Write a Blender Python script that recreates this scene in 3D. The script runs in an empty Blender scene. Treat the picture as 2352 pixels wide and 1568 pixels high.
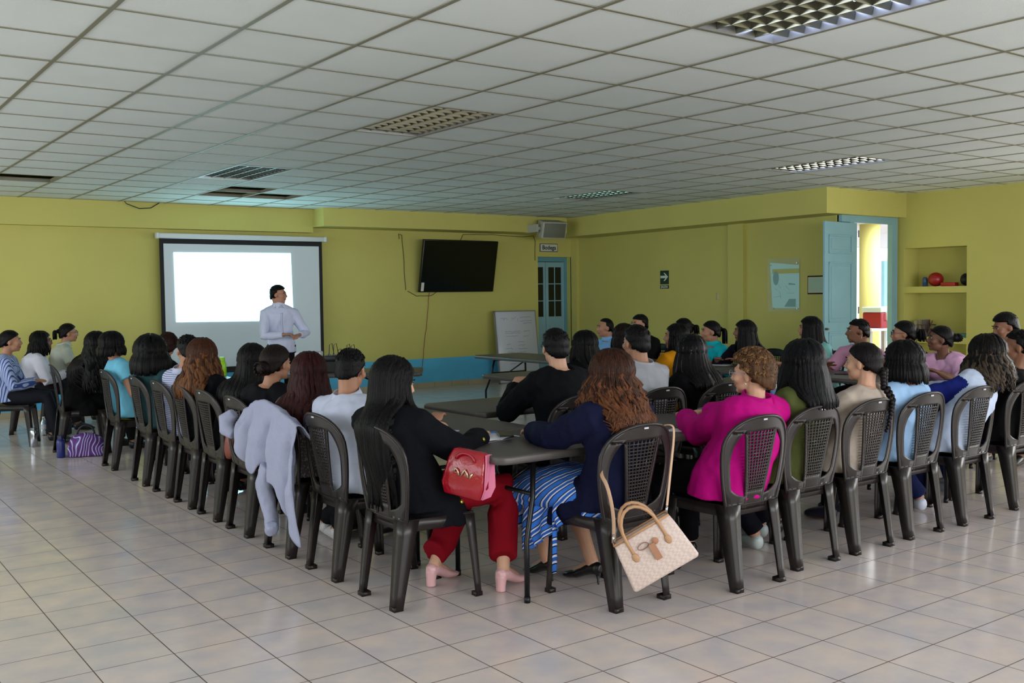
import bpy, bmesh, math, random
from mathutils import Vector, Matrix, noise, Euler
random.seed(7)
PI = math.pi
sc = bpy.context.scene
COL = sc.collection

# ------------------------------------------------------------ camera, world, light, exposure
CAM_Z = 1.507
yaw, pitch, roll, FPX = 0.6297, -0.0468, -0.0125, 2303.0
fwd = Vector((math.sin(yaw)*math.cos(pitch), math.cos(yaw)*math.cos(pitch), math.sin(pitch)))
rgt = Vector((math.cos(yaw), -math.sin(yaw), 0)); upv = rgt.cross(fwd)
r2 = math.cos(roll)*rgt + math.sin(roll)*upv
u2 = -math.sin(roll)*rgt + math.cos(roll)*upv
cd = bpy.data.cameras.new('camera'); cam = bpy.data.objects.new('camera', cd); COL.objects.link(cam)
cam.matrix_world = Matrix(((r2.x, u2.x, -fwd.x, 0), (r2.y, u2.y, -fwd.y, 0), (r2.z, u2.z, -fwd.z, CAM_Z), (0, 0, 0, 1)))
cd.sensor_width = 36; cd.lens = FPX/2352*36; cd.clip_start = 0.05; cd.clip_end = 200
sc.camera = cam
w = bpy.data.worlds.new('world'); sc.world = w; w.use_nodes = True
bg = w.node_tree.nodes['Background']; bg.inputs[0].default_value = (0.86, 0.93, 1.0, 1); bg.inputs[1].default_value = 3.0
sc.view_settings.view_transform = 'Standard'; sc.view_settings.look = 'None'
sc.view_settings.exposure = 0.2; sc.view_settings.gamma = 1.0; sc.view_settings.use_curve_mapping = False
sc.cycles.use_denoising = True; sc.cycles.max_bounces = 6; sc.cycles.diffuse_bounces = 4

def area(name, loc, target, sx, sy, power, color):
    l = bpy.data.lights.new(name, 'AREA'); l.shape = 'RECTANGLE'; l.size = sx; l.size_y = sy
    l.energy = power; l.color = color
    o = bpy.data.objects.new(name, l); COL.objects.link(o)
    o.location = loc
    o.rotation_euler = (Vector(target)-Vector(loc)).to_track_quat('-Z', 'Y').to_euler()
    return o
# daylight coming in through the windows behind and right of the photographer
area('daylight_back_windows', (4.5, -4.5, 1.75), (4.5, 3, 2.0), 11, 1.7, 510, (0.93, 0.945, 1.0))
area('daylight_side_windows', (13.4, 0.9, 1.75), (6, 1.4, 2.1), 7.5, 1.7, 230, (1.0, 0.965, 0.97))
area('added_fill_left', (-3.5, 9.0, 1.75), (10, 9.6, 1.5), 8.5, 1.7, 115, (0.92, 0.95, 1.0))  # added fill from the unseen left side, brightens the far right wall
area('daylight_veranda', (16.5, 9.5, 2.95), (15.2, 10.5, 0), 3.0, 3.0, 150, (1.0, 0.98, 0.95))

# ------------------------------------------------------------ helpers
def lin(c):
    c = c/255.0
    return c/12.92 if c <= 0.04045 else ((c+0.055)/1.055)**2.4
def rgb(t): return (lin(t[0]), lin(t[1]), lin(t[2]), 1)
_m = {}
def mat(name, col, rough=0.6, metal=0.0, var=0.0, vscale=(3, 3, 3), bump=0.0, bscale=(60, 60, 60), spec=0.5, emis=None, es=0.0, trans=0.0, alpha=1.0):
    if name in _m: return _m[name]
    m = bpy.data.materials.new(name); m.use_nodes = True; nt = m.node_tree; b = nt.nodes['Principled BSDF']
    b.inputs['Base Color'].default_value = rgb(col); b.inputs['Roughness'].default_value = rough
    b.inputs['Metallic'].default_value = metal; b.inputs['Specular IOR Level'].default_value = spec
    if emis: b.inputs['Emission Color'].default_value = rgb(emis); b.inputs['Emission Strength'].default_value = es
    if trans: b.inputs['Transmission Weight'].default_value = trans
    if alpha < 1: b.inputs['Alpha'].default_value = alpha
    if var or bump:
        tc = nt.nodes.new('ShaderNodeTexCoord')
    if var:
        mp = nt.nodes.new('ShaderNodeMapping'); mp.inputs['Scale'].default_value = vscale
        nz = nt.nodes.new('ShaderNodeTexNoise'); nz.inputs['Scale'].default_value = 1; nz.inputs['Detail'].default_value = 4
        nt.links.new(tc.outputs['Object'], mp.inputs[0]); nt.links.new(mp.outputs[0], nz.inputs[0])
        mx = nt.nodes.new('ShaderNodeMix'); mx.data_type = 'RGBA'
        c = rgb(col)
        mx.inputs[6].default_value = tuple(max(0, x*(1-var)) for x in c[:3])+(1,)
        mx.inputs[7].default_value = tuple(min(1, x*(1+var)) for x in c[:3])+(1,)
        rr = nt.nodes.new('ShaderNodeMapRange'); rr.inputs[1].default_value = .3; rr.inputs[2].default_value = .7
        nt.links.new(nz.outputs[0], rr.inputs[0]); nt.links.new(rr.outputs[0], mx.inputs[0]); nt.links.new(mx.outputs[2], b.inputs['Base Color'])
    if bump:
        mp2 = nt.nodes.new('ShaderNodeMapping'); mp2.inputs['Scale'].default_value = bscale
        n2 = nt.nodes.new('ShaderNodeTexNoise'); n2.inputs['Scale'].default_value = 1; n2.inputs['Detail'].default_value = 5
        bp = nt.nodes.new('ShaderNodeBump'); bp.inputs['Strength'].default_value = min(1, bump); bp.inputs['Distance'].default_value = 0.01
        nt.links.new(tc.outputs['Object'], mp2.inputs[0]); nt.links.new(mp2.outputs[0], n2.inputs[0]); nt.links.new(n2.outputs[0], bp.inputs['Height']); nt.links.new(bp.outputs[0], b.inputs['Normal'])
    _m[name] = m
    return m

class MB:
    def __init__(s): s.v = []; s.f = []; s.mi = []; s.cur = 0
    def face(s, f): s.f.append(tuple(f)); s.mi.append(s.cur)
    def box(s, a, b, M=None):
        n = len(s.v)
        for z in (a[2], b[2]):
            for x, y in ((a[0], a[1]), (b[0], a[1]), (b[0], b[1]), (a[0], b[1])):
                p = Vector((x, y, z)); s.v.append(M @ p if M else p)
        for q in ((0, 3, 2, 1), (4, 5, 6, 7), (0, 1, 5, 4), (1, 2, 6, 5), (2, 3, 7, 6), (3, 0, 4, 7)): s.face([n+i for i in q])
    def prism(s, poly, z0, z1, M=None):      # poly: list of (x, y) counter-clockwise
        n = len(s.v); k = len(poly)
        for z in (z0, z1):
            for x, y in poly:
                p = Vector((x, y, z)); s.v.append(M @ p if M else p)
        s.face([n+i for i in range(k)][::-1]); s.face([n+k+i for i in range(k)])
        for i in range(k): s.face((n+i, n+(i+1) % k, n+k+(i+1) % k, n+k+i))
    def tube(s, pts, rad, n=10, up=None, cap=True):
        pts = [Vector(p) for p in pts]; base = len(s.v); L = len(pts)
        rad = [(r, r) if not hasattr(r, '__len__') else r for r in (rad if hasattr(rad, '__len__') else [rad]*L)]
        prev = None
        for i, p in enumerate(pts):
            t = (pts[min(i+1, L-1)]-pts[max(i-1, 0)])
            t = t.normalized() if t.length > 1e-9 else Vector((0, 0, 1))
            if prev is None:
                u = Vector(up) if up else (Vector((0, 0, 1)) if abs(t.z) < .9 else Vector((0, 1, 0)))
            else: u = prev
            a = u - t*u.dot(t)
            if a.length < 1e-6: a = Vector((1, 0, 0)) - t*t.x
            a.normalize(); prev = a; b = t.cross(a)
            rb, ra = rad[i]           # rb sideways, ra along up
            for k in range(n):
                th = 2*PI*k/n
                s.v.append(p + b*(math.cos(th)*rb) + a*(math.sin(th)*ra))
        for i in range(L-1):
            for k in range(n):
                k2 = (k+1) % n
                s.face((base+i*n+k, base+i*n+k2, base+(i+1)*n+k2, base+(i+1)*n+k))
        if cap:
            s.face([base+k for k in range(n)][::-1]); s.face([base+(L-1)*n+k for k in range(n)])
    def ell(s, c, r, M=None, nu=14, nv=9):
        base = len(s.v); c = Vector(c)
        R = M.to_3x3() if M else Matrix.Identity(3)
        s.v.append(c + R @ Vector((0, 0, -r[2])))
        for j in range(1, nv):
            ph = -PI/2 + PI*j/nv
            for i in range(nu):
                th = 2*PI*i/nu
                s.v.append(c + R @ Vector((r[0]*math.cos(ph)*math.cos(th), r[1]*math.cos(ph)*math.sin(th), r[2]*math.sin(ph))))
        s.v.append(c + R @ Vector((0, 0, r[2]))); top = len(s.v)-1
        for i in range(nu):
            i2 = (i+1) % nu
            s.face((base, base+1+i2, base+1+i))
            for j in range(nv-2):
                a = base+1+j*nu
                s.face((a+i, a+i2, a+nu+i2, a+nu+i))
            a = base+1+(nv-2)*nu
            s.face((a+i, a+i2, top))
    def grid(s, fn, nu, nv):
        base = len(s.v)
        for j in range(nv+1):
            for i in range(nu+1): s.v.append(Vector(fn(i/nu, j/nv)))
        for j in range(nv):
            for i in range(nu):
                a = base+j*(nu+1)+i; s.face((a, a+1, a+nu+2, a+nu+1))
    def xform(s, M): s.v = [M @ p for p in s.v]
    def mesh(s, name):
        me = bpy.data.meshes.new(name); me.from_pydata([tuple(p) for p in s.v], [], s.f)
        for p, i in zip(me.polygons, s.mi): p.material_index = i
        me.update(); return me

def evalmesh(me, mods, name):
    o = bpy.data.objects.new('tmp', me); COL.objects.link(o)
    for t, kw in mods:
        m = o.modifiers.new('m', t)
        for k, v in kw.items(): setattr(m, k, v)
    dg = bpy.context.evaluated_depsgraph_get()
    r = bpy.data.meshes.new_from_object(o.evaluated_get(dg)); r.name = name
    bpy.data.objects.remove(o); bpy.data.meshes.remove(me)
    return r
def smooth(me, v=True):
    me.polygons.foreach_set('use_smooth', [v]*len(me.polygons)); return me
def link(name, me, mats, parent=None, loc=None):
    o = bpy.data.objects.new(name, me); COL.objects.link(o)
    if not isinstance(mats, (list, tuple)): mats = [mats]
    if len(me.materials) == 0:
        for m in mats: me.materials.append(m)
    if parent: o.parent = parent
    if loc: o.location = loc
    return o
def tag(o, label, cat, group=None, kind=None):
    if label: o['label'] = label
    if cat: o['category'] = cat
    if group: o['group'] = group
    if kind: o['kind'] = kind
    return o
def empty(name, loc, rz=0):
    o = bpy.data.objects.new(name, None); COL.objects.link(o); o.location = loc; o.rotation_euler = (0, 0, rz); o.empty_display_size = .1
    return o
def struct(name, mb, m, sm=False):
    o = link(name, smooth(mb.mesh(name)) if sm else mb.mesh(name), m); o['kind'] = 'structure'; return o
def bev(mb, name, wd=.004, seg=2, sm=True):
    me = evalmesh(mb.mesh(name), [('BEVEL', dict(width=wd, segments=seg, limit_method='ANGLE', angle_limit=math.radians(40), harden_normals=False))], name)
    return smooth(me) if sm else me
def dup(root, loc, rz, parent=None):
    r = root.copy(); COL.objects.link(r); r.location = loc; r.rotation_euler = (0, 0, rz)
    for k in list(r.keys()):
        if k in ('label',): del r[k]
    def kids(a, b):
        for ch in a.children:
            c = ch.copy(); COL.objects.link(c); c.parent = b; kids(ch, c)
    kids(root, r)
    return r
def text_mesh(txt, size, bold=0.0, extr=.001):
    cu = bpy.data.curves.new('t', 'FONT'); cu.body = txt; cu.size = size; cu.extrude = extr; cu.offset = bold
    cu.align_x = 'CENTER'; cu.align_y = 'CENTER'
    o = bpy.data.objects.new('t', cu); COL.objects.link(o)
    dg = bpy.context.evaluated_depsgraph_get(); me = bpy.data.meshes.new_from_object(o.evaluated_get(dg))
    bpy.data.objects.remove(o); return me

# ------------------------------------------------------------ setting
HC = 2.812
GX, GY, T = .6456, 4.7468, .61
WALL = mat('wall_yellow_paint', (192, 186, 102), .75, var=.05, vscale=(.9, .9, .9), bump=.12, bscale=(25, 25, 25))
BLUE = mat('blue_dado_paint', (84, 182, 228), .6, var=.12, vscale=(1.5, 1.5, 4))
BTILE = mat('baseboard_tile', (172, 160, 135), .35, var=.08)
LBLUE = mat('door_blue_paint', (132, 174, 186), .55, var=.05)

# floor tiles
def floor_mat():
    m = bpy.data.materials.new('floor_tile'); m.use_nodes = True; nt = m.node_tree; b = nt.nodes['Principled BSDF']
    tc = nt.nodes.new('ShaderNodeTexCoord'); mp = nt.nodes.new('ShaderNodeMapping')
    mp.inputs['Location'].default_value = (-(2.601-8*.3258), -(3.932-12*.3172), 0)
    br = nt.nodes.new('ShaderNodeTexBrick'); br.offset = 0; br.squash = 1
    br.inputs['Scale'].default_value = 1; br.inputs['Brick Width'].default_value = .3258; br.inputs['Row Height'].default_value = .3172
    br.inputs['Mortar Size'].default_value = .0026; br.inputs['Mortar Smooth'].default_value = .1; br.inputs['Bias'].default_value = 0
    br.inputs['Color1'].default_value = rgb((210, 200, 198)); br.inputs['Color2'].default_value = rgb((216, 204, 202)); br.inputs['Mortar'].default_value = rgb((92, 80, 72))
    nt.links.new(tc.outputs['Object'], mp.inputs[0]); nt.links.new(mp.outputs[0], br.inputs[0])
    n1 = nt.nodes.new('ShaderNodeTexNoise'); n1.inputs['Scale'].default_value = 5; n1.inputs['Detail'].default_value = 6
    nt.links.new(tc.outputs['Object'], n1.inputs[0])
    cr = nt.nodes.new('ShaderNodeValToRGB'); cr.color_ramp.elements[0].position = .35; cr.color_ramp.elements[0].color = (.84, .86, .90, 1)
    cr.color_ramp.elements[1].position = .68; cr.color_ramp.elements[1].color = (1.06, 1.0, .92, 1)
    nt.links.new(n1.outputs[0], cr.inputs[0])
    mx = nt.nodes.new('ShaderNodeMix'); mx.data_type = 'RGBA'; mx.blend_type = 'MULTIPLY'; mx.inputs[0].default_value = 1
    nt.links.new(br.outputs[0], mx.inputs[6]); nt.links.new(cr.outputs[0], mx.inputs[7]); nt.links.new(mx.outputs[2], b.inputs['Base Color'])
    rg = nt.nodes.new('ShaderNodeMapRange'); rg.inputs[3].default_value = .16; rg.inputs[4].default_value = .6
    nt.links.new(br.outputs['Fac'], rg.inputs[0]); nt.links.new(rg.outputs[0], b.inputs['Roughness'])
    bp = nt.nodes.new('ShaderNodeBump'); bp.inputs['Strength'].default_value = .3; bp.inputs['Distance'].default_value = .002; bp.invert = True
    nt.links.new(br.outputs['Fac'], bp.inputs['Height']); nt.links.new(bp.outputs[0], b.inputs['Normal'])
    b.inputs['Specular IOR Level'].default_value = .45
    return m
mb = MB(); mb.box((-3.2, -4.2, -.1), (22, 20, 0)); struct('floor', mb, floor_mat())

# ceiling tiles: one quad per cell, cells left out where a tile is missing or a lamp hangs
FIX = [('F', 5, 2), ('F', 5, 8), ('F', 13, 8), ('F', 13, 2), ('F', 5, -4)]      # lamp cells (x cell, first y cell), two cells long
holes = {(2, 11), (6, 12), (7, 12), (6, 13), (6, 11), (7, 11), (5, 15)}
holes = {(2, 11), (6, 12), (7, 12), (6, 11)}
lamp = set()
for _, L, k in FIX: lamp |= {(L, k), (L, k+1)}
def xin(x, y): return True
mb = MB()
gr = random.Random(3)
for L in range(-7, 21):
    for k in range(-16, 17):
        if (L, k) in holes or (L, k) in lamp: continue
        x0, y0 = GX+L*T, GY+k*T
        if x0 > 12.9: continue
        dz = gr.uniform(0, .0015)
        mb.box((x0+.001, y0+.001, HC+.004+dz), (x0+T-.001, y0+T-.001, HC+.016+dz))
CT = mat('ceiling_tile', (218, 226, 224), .85, var=.03, vscale=(2, 2, 2), bump=.15, bscale=(200, 200, 200))
struct('ceiling', mb, CT)
mb = MB()
for L in range(-7, 21):
    x = GX+L*T
    if x < 12.7: mb.box((x-.012, -4.1, HC), (x+.012, 14.2, HC+.004)); mb.box((x-.001, -4.1, HC+.004), (x+.001, 14.2, HC+.04))
for k in range(-14, 17):
    y = GY+k*T
    if y > 14.2: continue
    for L in range(-7, 20):
        if any(L == fl and k == fk+1 for _, fl, fk in FIX): continue
        xa, xb = GX+L*T, min(GX+(L+1)*T, 12.7)
        mb.box((xa, y-.010, HC+.0005), (xb, y+.010, HC+.004)); mb.box((xa, y-.001, HC+.004), (xb, y+.001, HC+.04))
struct('trim_1', mb, mat('ceiling_t_bar', (128, 126, 108), .5, metal=.0, spec=.4))
# slab above the ceiling, coloured near black for the shade of the void
mb = MB(); mb.box((-3.6, -4.6, HC+.3), (13.3, 14.8, HC+.4)); struct('ceiling_slab', mb, mat('slab_void_shade', (22, 20, 19), .9))

# front wall with blue dado and tiled base
WY = 14.1
DZ, BZ = .475, .085
mb = MB(); mb.box((-3.2, WY, 0), (10.86, WY+.3, HC+.3)); mb.box((10.86, WY, 2.17), (11.62, WY+.3, HC+.3)); mb.box((11.62, WY, 0), (12.9, WY+.3, HC+.3))
struct('wall_front', mb, WALL)
mb = MB(); mb.box((-3.2, WY-.003, BZ), (10.86, WY, DZ)); mb.box((11.62, WY-.003, BZ), (11.69, WY, DZ)); struct('trim_2', mb, BLUE)
mb = MB()
for i in range(43):
    x = -3.2+i*.33
    if x+.327 < 10.87: mb.box((x, WY-.012, 0), (x+.326, WY, BZ))
struct('baseboard_front', mb, BTILE)
# soffits
mb = MB(); mb.prism([(-3.2, 13.95), (6.5, 13.95), (6.5, 14.1), (-3.2, 14.1)], 2.47, HC+.02)
mb.prism([(6.5, 13.58), (11.3, 13.5), (11.3, 14.1), (6.5, 14.1)], 2.55, HC+.02); struct('wall_soffit_front', mb, WALL)
mb = MB(); mb.prism([(10.75, 7.95), (12.5, 7.95), (12.5, 8.12), (11.25, 8.12), (11.7, 13.6), (11.05, 13.6)], 2.49, HC+.02)
struct('wall_soffit_right', mb, WALL)
# right far wall (slanted a little), with pilaster
mb = MB(); mb.prism([(11.2, 8.1), (11.5, 8.1), (12.0, 14.2), (11.7, 14.2)], 0, HC+.3)
struct('wall_right_far', mb, WALL)
mb = MB(); mb.prism([(11.27, 9.77), (11.293, 10.08), (11.40, 10.08), (11.38, 9.77)], 0, 2.52); struct('wall_pilaster', mb, WALL)
mb = MB(); mb.prism([(11.62, 13.95), (11.78, 13.95), (11.78, 14.12), (11.62, 14.12)], 0, 2.56); struct('wall_corner_pilaster', mb, WALL)
mb = MB(); mb.prism([(11.19, 8.11), (11.2, 8.11), (11.7, 14.1), (11.69, 14.1)], BZ, DZ); struct('trim_3', mb, BLUE)
# wall with the double door
mb = MB(); mb.box((12.40, 8.1, 0), (12.9, 8.15, HC+.3)); mb.box((11.2, 8.1, 2.47), (12.40, 8.15, HC+.3)); mb.box((11.2, 8.1, 0), (11.42, 8.15, 2.47)); struct('wall_door', mb, WALL)
# near right wall with a niche of shelves, and window openings towards the camera
mb = MB()
XR = 12.5
mb.box((XR, 5.4, 0), (XR+.42, 7.08, HC+.3)); mb.box((XR, 7.985, 0), (XR+.42, 8.12, HC+.3))
mb.box((XR, 7.08, 2.07), (XR+.42, 7.985, HC+.3)); mb.box((XR+.36, 7.08, 0), (XR+.42, 7.985, 2.07))
mb.box((XR, 7.08, 1.46), (XR+.36, 7.985, 1.545)); mb.box((XR, 7.08, .785), (XR+.36, 7.985, .865)); mb.box((XR, 7.08, 0), (XR+.36, 7.985, .12))
mb.box((XR, -4.2, 0), (XR+.3, 5.4, .95)); mb.box((XR, -4.2, 2.45), (XR+.3, 5.4, HC+.3)); mb.box((XR, -4.2, .95), (XR+.3, -2.9, 2.45)); mb.box((XR, .9, .95), (XR+.3, 1.2, 2.45)); mb.box((XR, 4.7, .95), (XR+.3, 5.4, 2.45))
struct('wall_right', mb, WALL)
mb = MB(); mb.box((-3.2, -4.4, 0), (12.8, -4.1, .95)); mb.box((-3.2, -4.4, 2.5), (12.8, -4.1, HC+.3))
for a, b in ((-3.2, -1), (2.4, 2.9), (6.2, 6.7), (10.0, 12.8)): mb.box((a, -4.4, .95), (b, -4.1, 2.5))
struct('wall_back', mb, WALL)
mb = MB(); mb.box((-3.4, -4.4, 0), (-3.1, 14.4, .95)); mb.box((-3.4, -4.4, 2.5), (-3.1, 14.4, HC+.3)); mb.box((-3.4, 6.3, .95), (-3.1, 6.7, 2.5)); mb.box((-3.4, 13.4, .95), (-3.1, 14.4, 2.5)); mb.box((-3.4, -4.4, .95), (-3.1, -.8, 2.5)); struct('wall_left', mb, WALL)  # far openings added to let the left fill through

# double door to the veranda
mb = MB(); mb.box((11.2, 8.05, 2.40), (12.45, 8.12, 2.49)); mb.box((12.32, 8.05, 0), (12.45, 8.12, 2.40)); mb.box((11.38, 8.05, 0), (11.47, 8.12, 2.40))
o = struct('door_1', mb, LBLUE)
leaf = MB()
W_ = .77
leaf.box((0, 0, .02), (W_, .03, 2.385))
for z0, z1 in ((1.98, 2.22), (1.10, 1.87), (.30, .98)):
    for a, b in (((.13, -.012, z0), (.68, 0, z0+.022)), ((.13, -.012, z1-.022), (.68, 0, z1)), ((.13, -.012, z0), (.152, 0, z1)), ((.658, -.012, z0), (.68, 0, z1))): leaf.box(a, b)
    leaf.box((.185, -.006, z0+.05), (.625, 0, z1-.05))
M = Matrix.Translation((11.455, 8.0, 0)) @ Matrix.Rotation(math.radians(185), 4, 'Z') @ Matrix.Scale(-1, 4, (0, 1, 0))
leaf.xform(M); leaf.f = [f[::-1] for f in leaf.f]
lo = link('door_leaf', bev(leaf, 'door_leaf', .004, 1, False), LBLUE, o)
hg = MB()
for z in (2.2, 1.2, .3): hg.tube([(11.458, 7.975, z), (11.458, 7.975, z+.09)], .009, 8)
hg.tube([(10.70, 7.925, 1.02), (10.70, 7.885, 1.02)], .016, 10)
link('door_hinge', hg.mesh('door_hinge'), mat('hinge_metal', (120, 125, 125), .4, .8), o)

# storeroom door in the front wall, recessed
mb = MB()
x0, x1, yd = 10.86, 11.62, WY+.12
mb.box((x0, yd, 2.09), (x1, yd+.06, 2.17)); mb.box((x0, yd, 0), (x0+.03, yd+.06, 2.09)); mb.box((x1-.06, yd, 0), (x1, yd+.06, 2.09))
d2 = struct('door_2', mb, mat('door_frame_blue', (95, 150, 165), .5))
for a, b in ((10.89, 11.13), (11.14, 11.56)):
    m1 = MB(); st = .045 if a < 11 else .06
    m1.box((a, yd+.015, .01), (b, yd+.05, 1.10)); m1.box((a, yd+.015, 1.99), (b, yd+.05, 2.08))
    m1.box((a, yd+.015, 1.10), (a+st, yd+.05, 1.99)); m1.box((b-st, yd+.015, 1.10), (b, yd+.05, 1.99))
    for z in (1.385, 1.69): m1.box((a+st, yd+.02, z-.008), (b-st, yd+.045, z+.008))
    if b-a > .3: m1.box(((a+b)/2-.008, yd+.02, 1.10), ((a+b)/2+.008, yd+.045, 1.99)); m1.box((a+.08, yd+.008, .2), (b-.08, yd+.015, .95))
    lf = link('door_panel', m1.mesh('door_panel'), LBLUE, d2)
    m1 = MB(); m1.box((a+st, yd+.03, 1.10), (b-st, yd+.034, 1.99))
    link('pane', m1.mesh('pane'), mat('dark_pane', (14, 16, 18), .08, spec=.6), lf)
mb = MB(); mb.box((10.6, WY+.3, 0), (12.2, WY+.34, 2.6)); struct('wall_storeroom', mb, mat('storeroom_dark', (30, 30, 30), .9))

# ceiling lamps
ALU = mat('lamp_louver', (125, 125, 115), .2, .95)
HOUS = mat('lamp_housing', (150, 150, 145), .35, .6)
TUBE_ON = mat('lamp_tube_lit', (225, 235, 255), .4, emis=(190, 205, 255), es=22)
TUBE_OFF = mat('lamp_tube_off', (225, 225, 220), .35)
def make_lamp(lit):
    root = empty('ceiling_lamp', (0, 0, 0))
    h = MB(); a, b = T/2-.014, T-.014
    h.box((-a, -b, .10), (a, b, .105))
    for s in (-1, 1):
        h.box((s*a-.003, -b, 0), (s*a+.003, b, .10)); h.box((-a, s*b-.003, 0), (a, s*b+.003, .10))
    link('housing', h.mesh('housing'), HOUS, root)
    for i in range(3):
        m = MB(); x = -a+(i+1)*(2*a/4)
        m.prism([(x-.003, .012), (x+.003, .012), (x+.012, .05), (x-.012, .05)][::1], -b, b, Matrix.Rotation(PI/2, 4, 'X') @ Matrix.Scale(1, 4, (0, 0, 1)))
        link('louver_blade', m.mesh('louver_blade'), ALU, root)
    m = MB()
    for j in range(11):
        y = -b+(j+1)*(2*b/12)
        for c in range(4):
            xa = -a+c*(a/2)+.006; xb = xa+a/2-.012
            n = len(m.v)
            for (dy, z) in ((-.002, .012), (.002, .012), (.014, .05), (-.014, .05)):
                m.v.append(Vector((xa, y+dy, z))); m.v.append(Vector((xb, y+dy, z)))
            for q in ((0, 1, 3, 2), (2, 3, 5, 4), (4, 5, 7, 6), (6, 7, 1, 0)): m.face([n+i for i in q])
    link('cross_louver', m.mesh('cross_louver'), ALU, root)['kind'] = 'stuff'
    for i in range(4):
        x = -a+(i+.5)*(a/2)
        m = MB(); m.tube([(x, -b+.03, .075), (x, b-.03, .075)], .013, 12)
        link('lamp_tube', smooth(m.mesh('lamp_tube')), TUBE_ON if i in lit else TUBE_OFF, root)
    return root
lamps = [(5, 2, (), 'ceiling lamp with polished louvre and all its tubes dark, above the middle of the room'),
         (5, 8, (0,), 'ceiling lamp nearest the projection screen, bluish light along one edge'),
         (13, 8, (0,), 'smallest ceiling lamp, high beside the right soffit near the far corner'),
         (13, 2, (3,), 'ceiling lamp with a lit blue-white edge, above the blue open door'),
         (5, -4, (3,), 'largest nearest ceiling lamp, cut by the top edge, one tube lit')]
for L, k, lit, lab in lamps:
    o = make_lamp(lit); o.location = (GX+(L+.5)*T, GY+(k+1)*T, HC); tag(o, lab, 'ceiling lamp', 'recessed ceiling lamps')

# wires hanging out of the ceiling by the front wall
mb = MB(); P = [(3.75, 13.9, HC+.02), (3.78, 13.88, HC-.03), (3.95, 13.88, HC-.09), (4.1, 13.88, HC-.075), (4.25, 13.9, HC+.02)]
mb.tube(P, .006, 6); tag(link('hanging_cable', smooth(mb.mesh('hanging_cable')), mat('black_cable', (20, 20, 20), .5)), 'black cable sagging from the ceiling edge above the projection screen', 'cable')

# projection screen
root = empty('projection_screen', (5.45, 13.97, .45)); tag(root, 'white pull-down projection screen with black border showing a bright slide', 'projection screen')
def at(r, mb): mb.xform(Matrix.Translation(-Vector(r.location)))
mb = MB(); mb.box((4.3, 13.97, 2.35), (4.36, 14.097, 2.39)); mb.box((6.5, 13.97, 2.35), (6.56, 14.097, 2.39)); mb.box((4.19, 13.90, 2.335), (6.68, 13.985, 2.405)); mb.box((4.17, 13.89, 2.33), (4.21, 13.99, 2.41)); mb.box((6.66, 13.89, 2.33), (6.70, 13.99, 2.41)); at(root, mb)
link('roller_case', bev(mb, 'roller_case', .012, 3), mat('screen_case', (205, 212, 215), .45), root)
mb = MB(); mb.box((4.22, 13.955, .48), (6.64, 13.958, 2.335)); at(root, mb)
link('border', mb.mesh('border'), mat('screen_black', (8, 8, 9), .7), root)
mb = MB(); mb.box((4.275, 13.950, .53), (6.585, 13.9545, 2.265)); at(root, mb)
link('fabric', mb.mesh('fabric'), mat('screen_white', (205, 214, 220), .8), root)
mb = MB(); n = 0
for y in (13.945, 13.9495):
    mb.v += [Vector((4.42, y, 1.185)), Vector((6.15, y, 1.165)), Vector((6.13, y, 2.155)), Vector((4.41, y, 2.145))]
mb.face((0, 1, 2, 3)); mb.face((7, 6, 5, 4))
for i in range(4): mb.face((i, 4+i, 4+(i+1) % 4, (i+1) % 4))
at(root, mb)
link('projected_slide', mb.mesh('projected_slide'), mat('slide_light', (240, 250, 250), .8, emis=(170, 236, 246), es=5.5), root)  # projector light put in as emission of a thin sheet
mb = MB(); mb.tube([(4.2, 13.955, .465), (6.66, 13.955, .465)], .018, 8); at(root, mb)
link('bottom_bar', smooth(mb.mesh('bottom_bar')), mat('screen_black', (8, 8, 9)), root)

# television on the wall
root = empty('television', (9.05, 14.0, 1.6)); tag(root, 'large black flat television tilted forward on the yellow wall', 'television')
Mt = Matrix.Translation((9.09, 13.93, 1.985)) @ Matrix.Rotation(math.radians(3), 4, 'Z') @ Matrix.Rotation(math.radians(11), 4, 'X')
def tvbox(a, b): q = MB(); q.box(a, b, Mt); at(root, q); return q
link('frame', bev(tvbox((-.755, -.02, -.43), (.755, .03, .43)), 'frame', .006, 2), mat('tv_plastic', (12, 12, 13), .35), root)
link('screen_glass', tvbox((-.74, -.0225, -.412), (.74, -.0202, .415)).mesh('screen_glass'), mat('tv_glass', (4, 4, 5), .22, spec=.35), root)
link('energy_label', tvbox((-.735, -.0245, -.41), (-.68, -.0228, -.27)).mesh('energy_label'), mat('sticker_white', (205, 205, 200), .6), root)
q = MB(); q.box((8.85, 13.96, 1.85), (9.35, 14.1, 2.1)); at(root, q); link('wall_bracket', q.mesh('wall_bracket'), mat('dark_metal', (30, 30, 32), .5, .6), root)

def cable(name, pts, label, r=.005, col=(70, 66, 30), cat='cable'):
    mb = MB(); 
    P = []
    for i in range(len(pts)-1):
        a, b = Vector(pts[i]), Vector(pts[i+1])
        for k in range(4): P.append(a.lerp(b, k/4)+Vector((random.uniform(-.008, .008), 0, random.uniform(-.004, .004))))
    P.append(Vector(pts[-1]))
    mb.tube(P, r, 5); o = link(name, smooth(mb.mesh(name)), mat('cable_%d_%d' % (col[0], col[2]), col, .6)); return tag(o, label, cat)
cable('cable', [(8.05, 14.085, 2.42), (8.05, 14.085, 2.5), (8.10, 14.085, 2.48), (8.14, 14.085, 1.9), (8.16, 14.085, 1.6)], 'thin cable running down the wall left of the television')
cable('cable', [(8.6, 14.085, 1.56), (8.55, 14.085, 1.1), (8.47, 14.085, .6), (8.43, 14.085, .2)], 'long wire hanging from the television down to the blue dado', col=(150, 70, 60))
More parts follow.
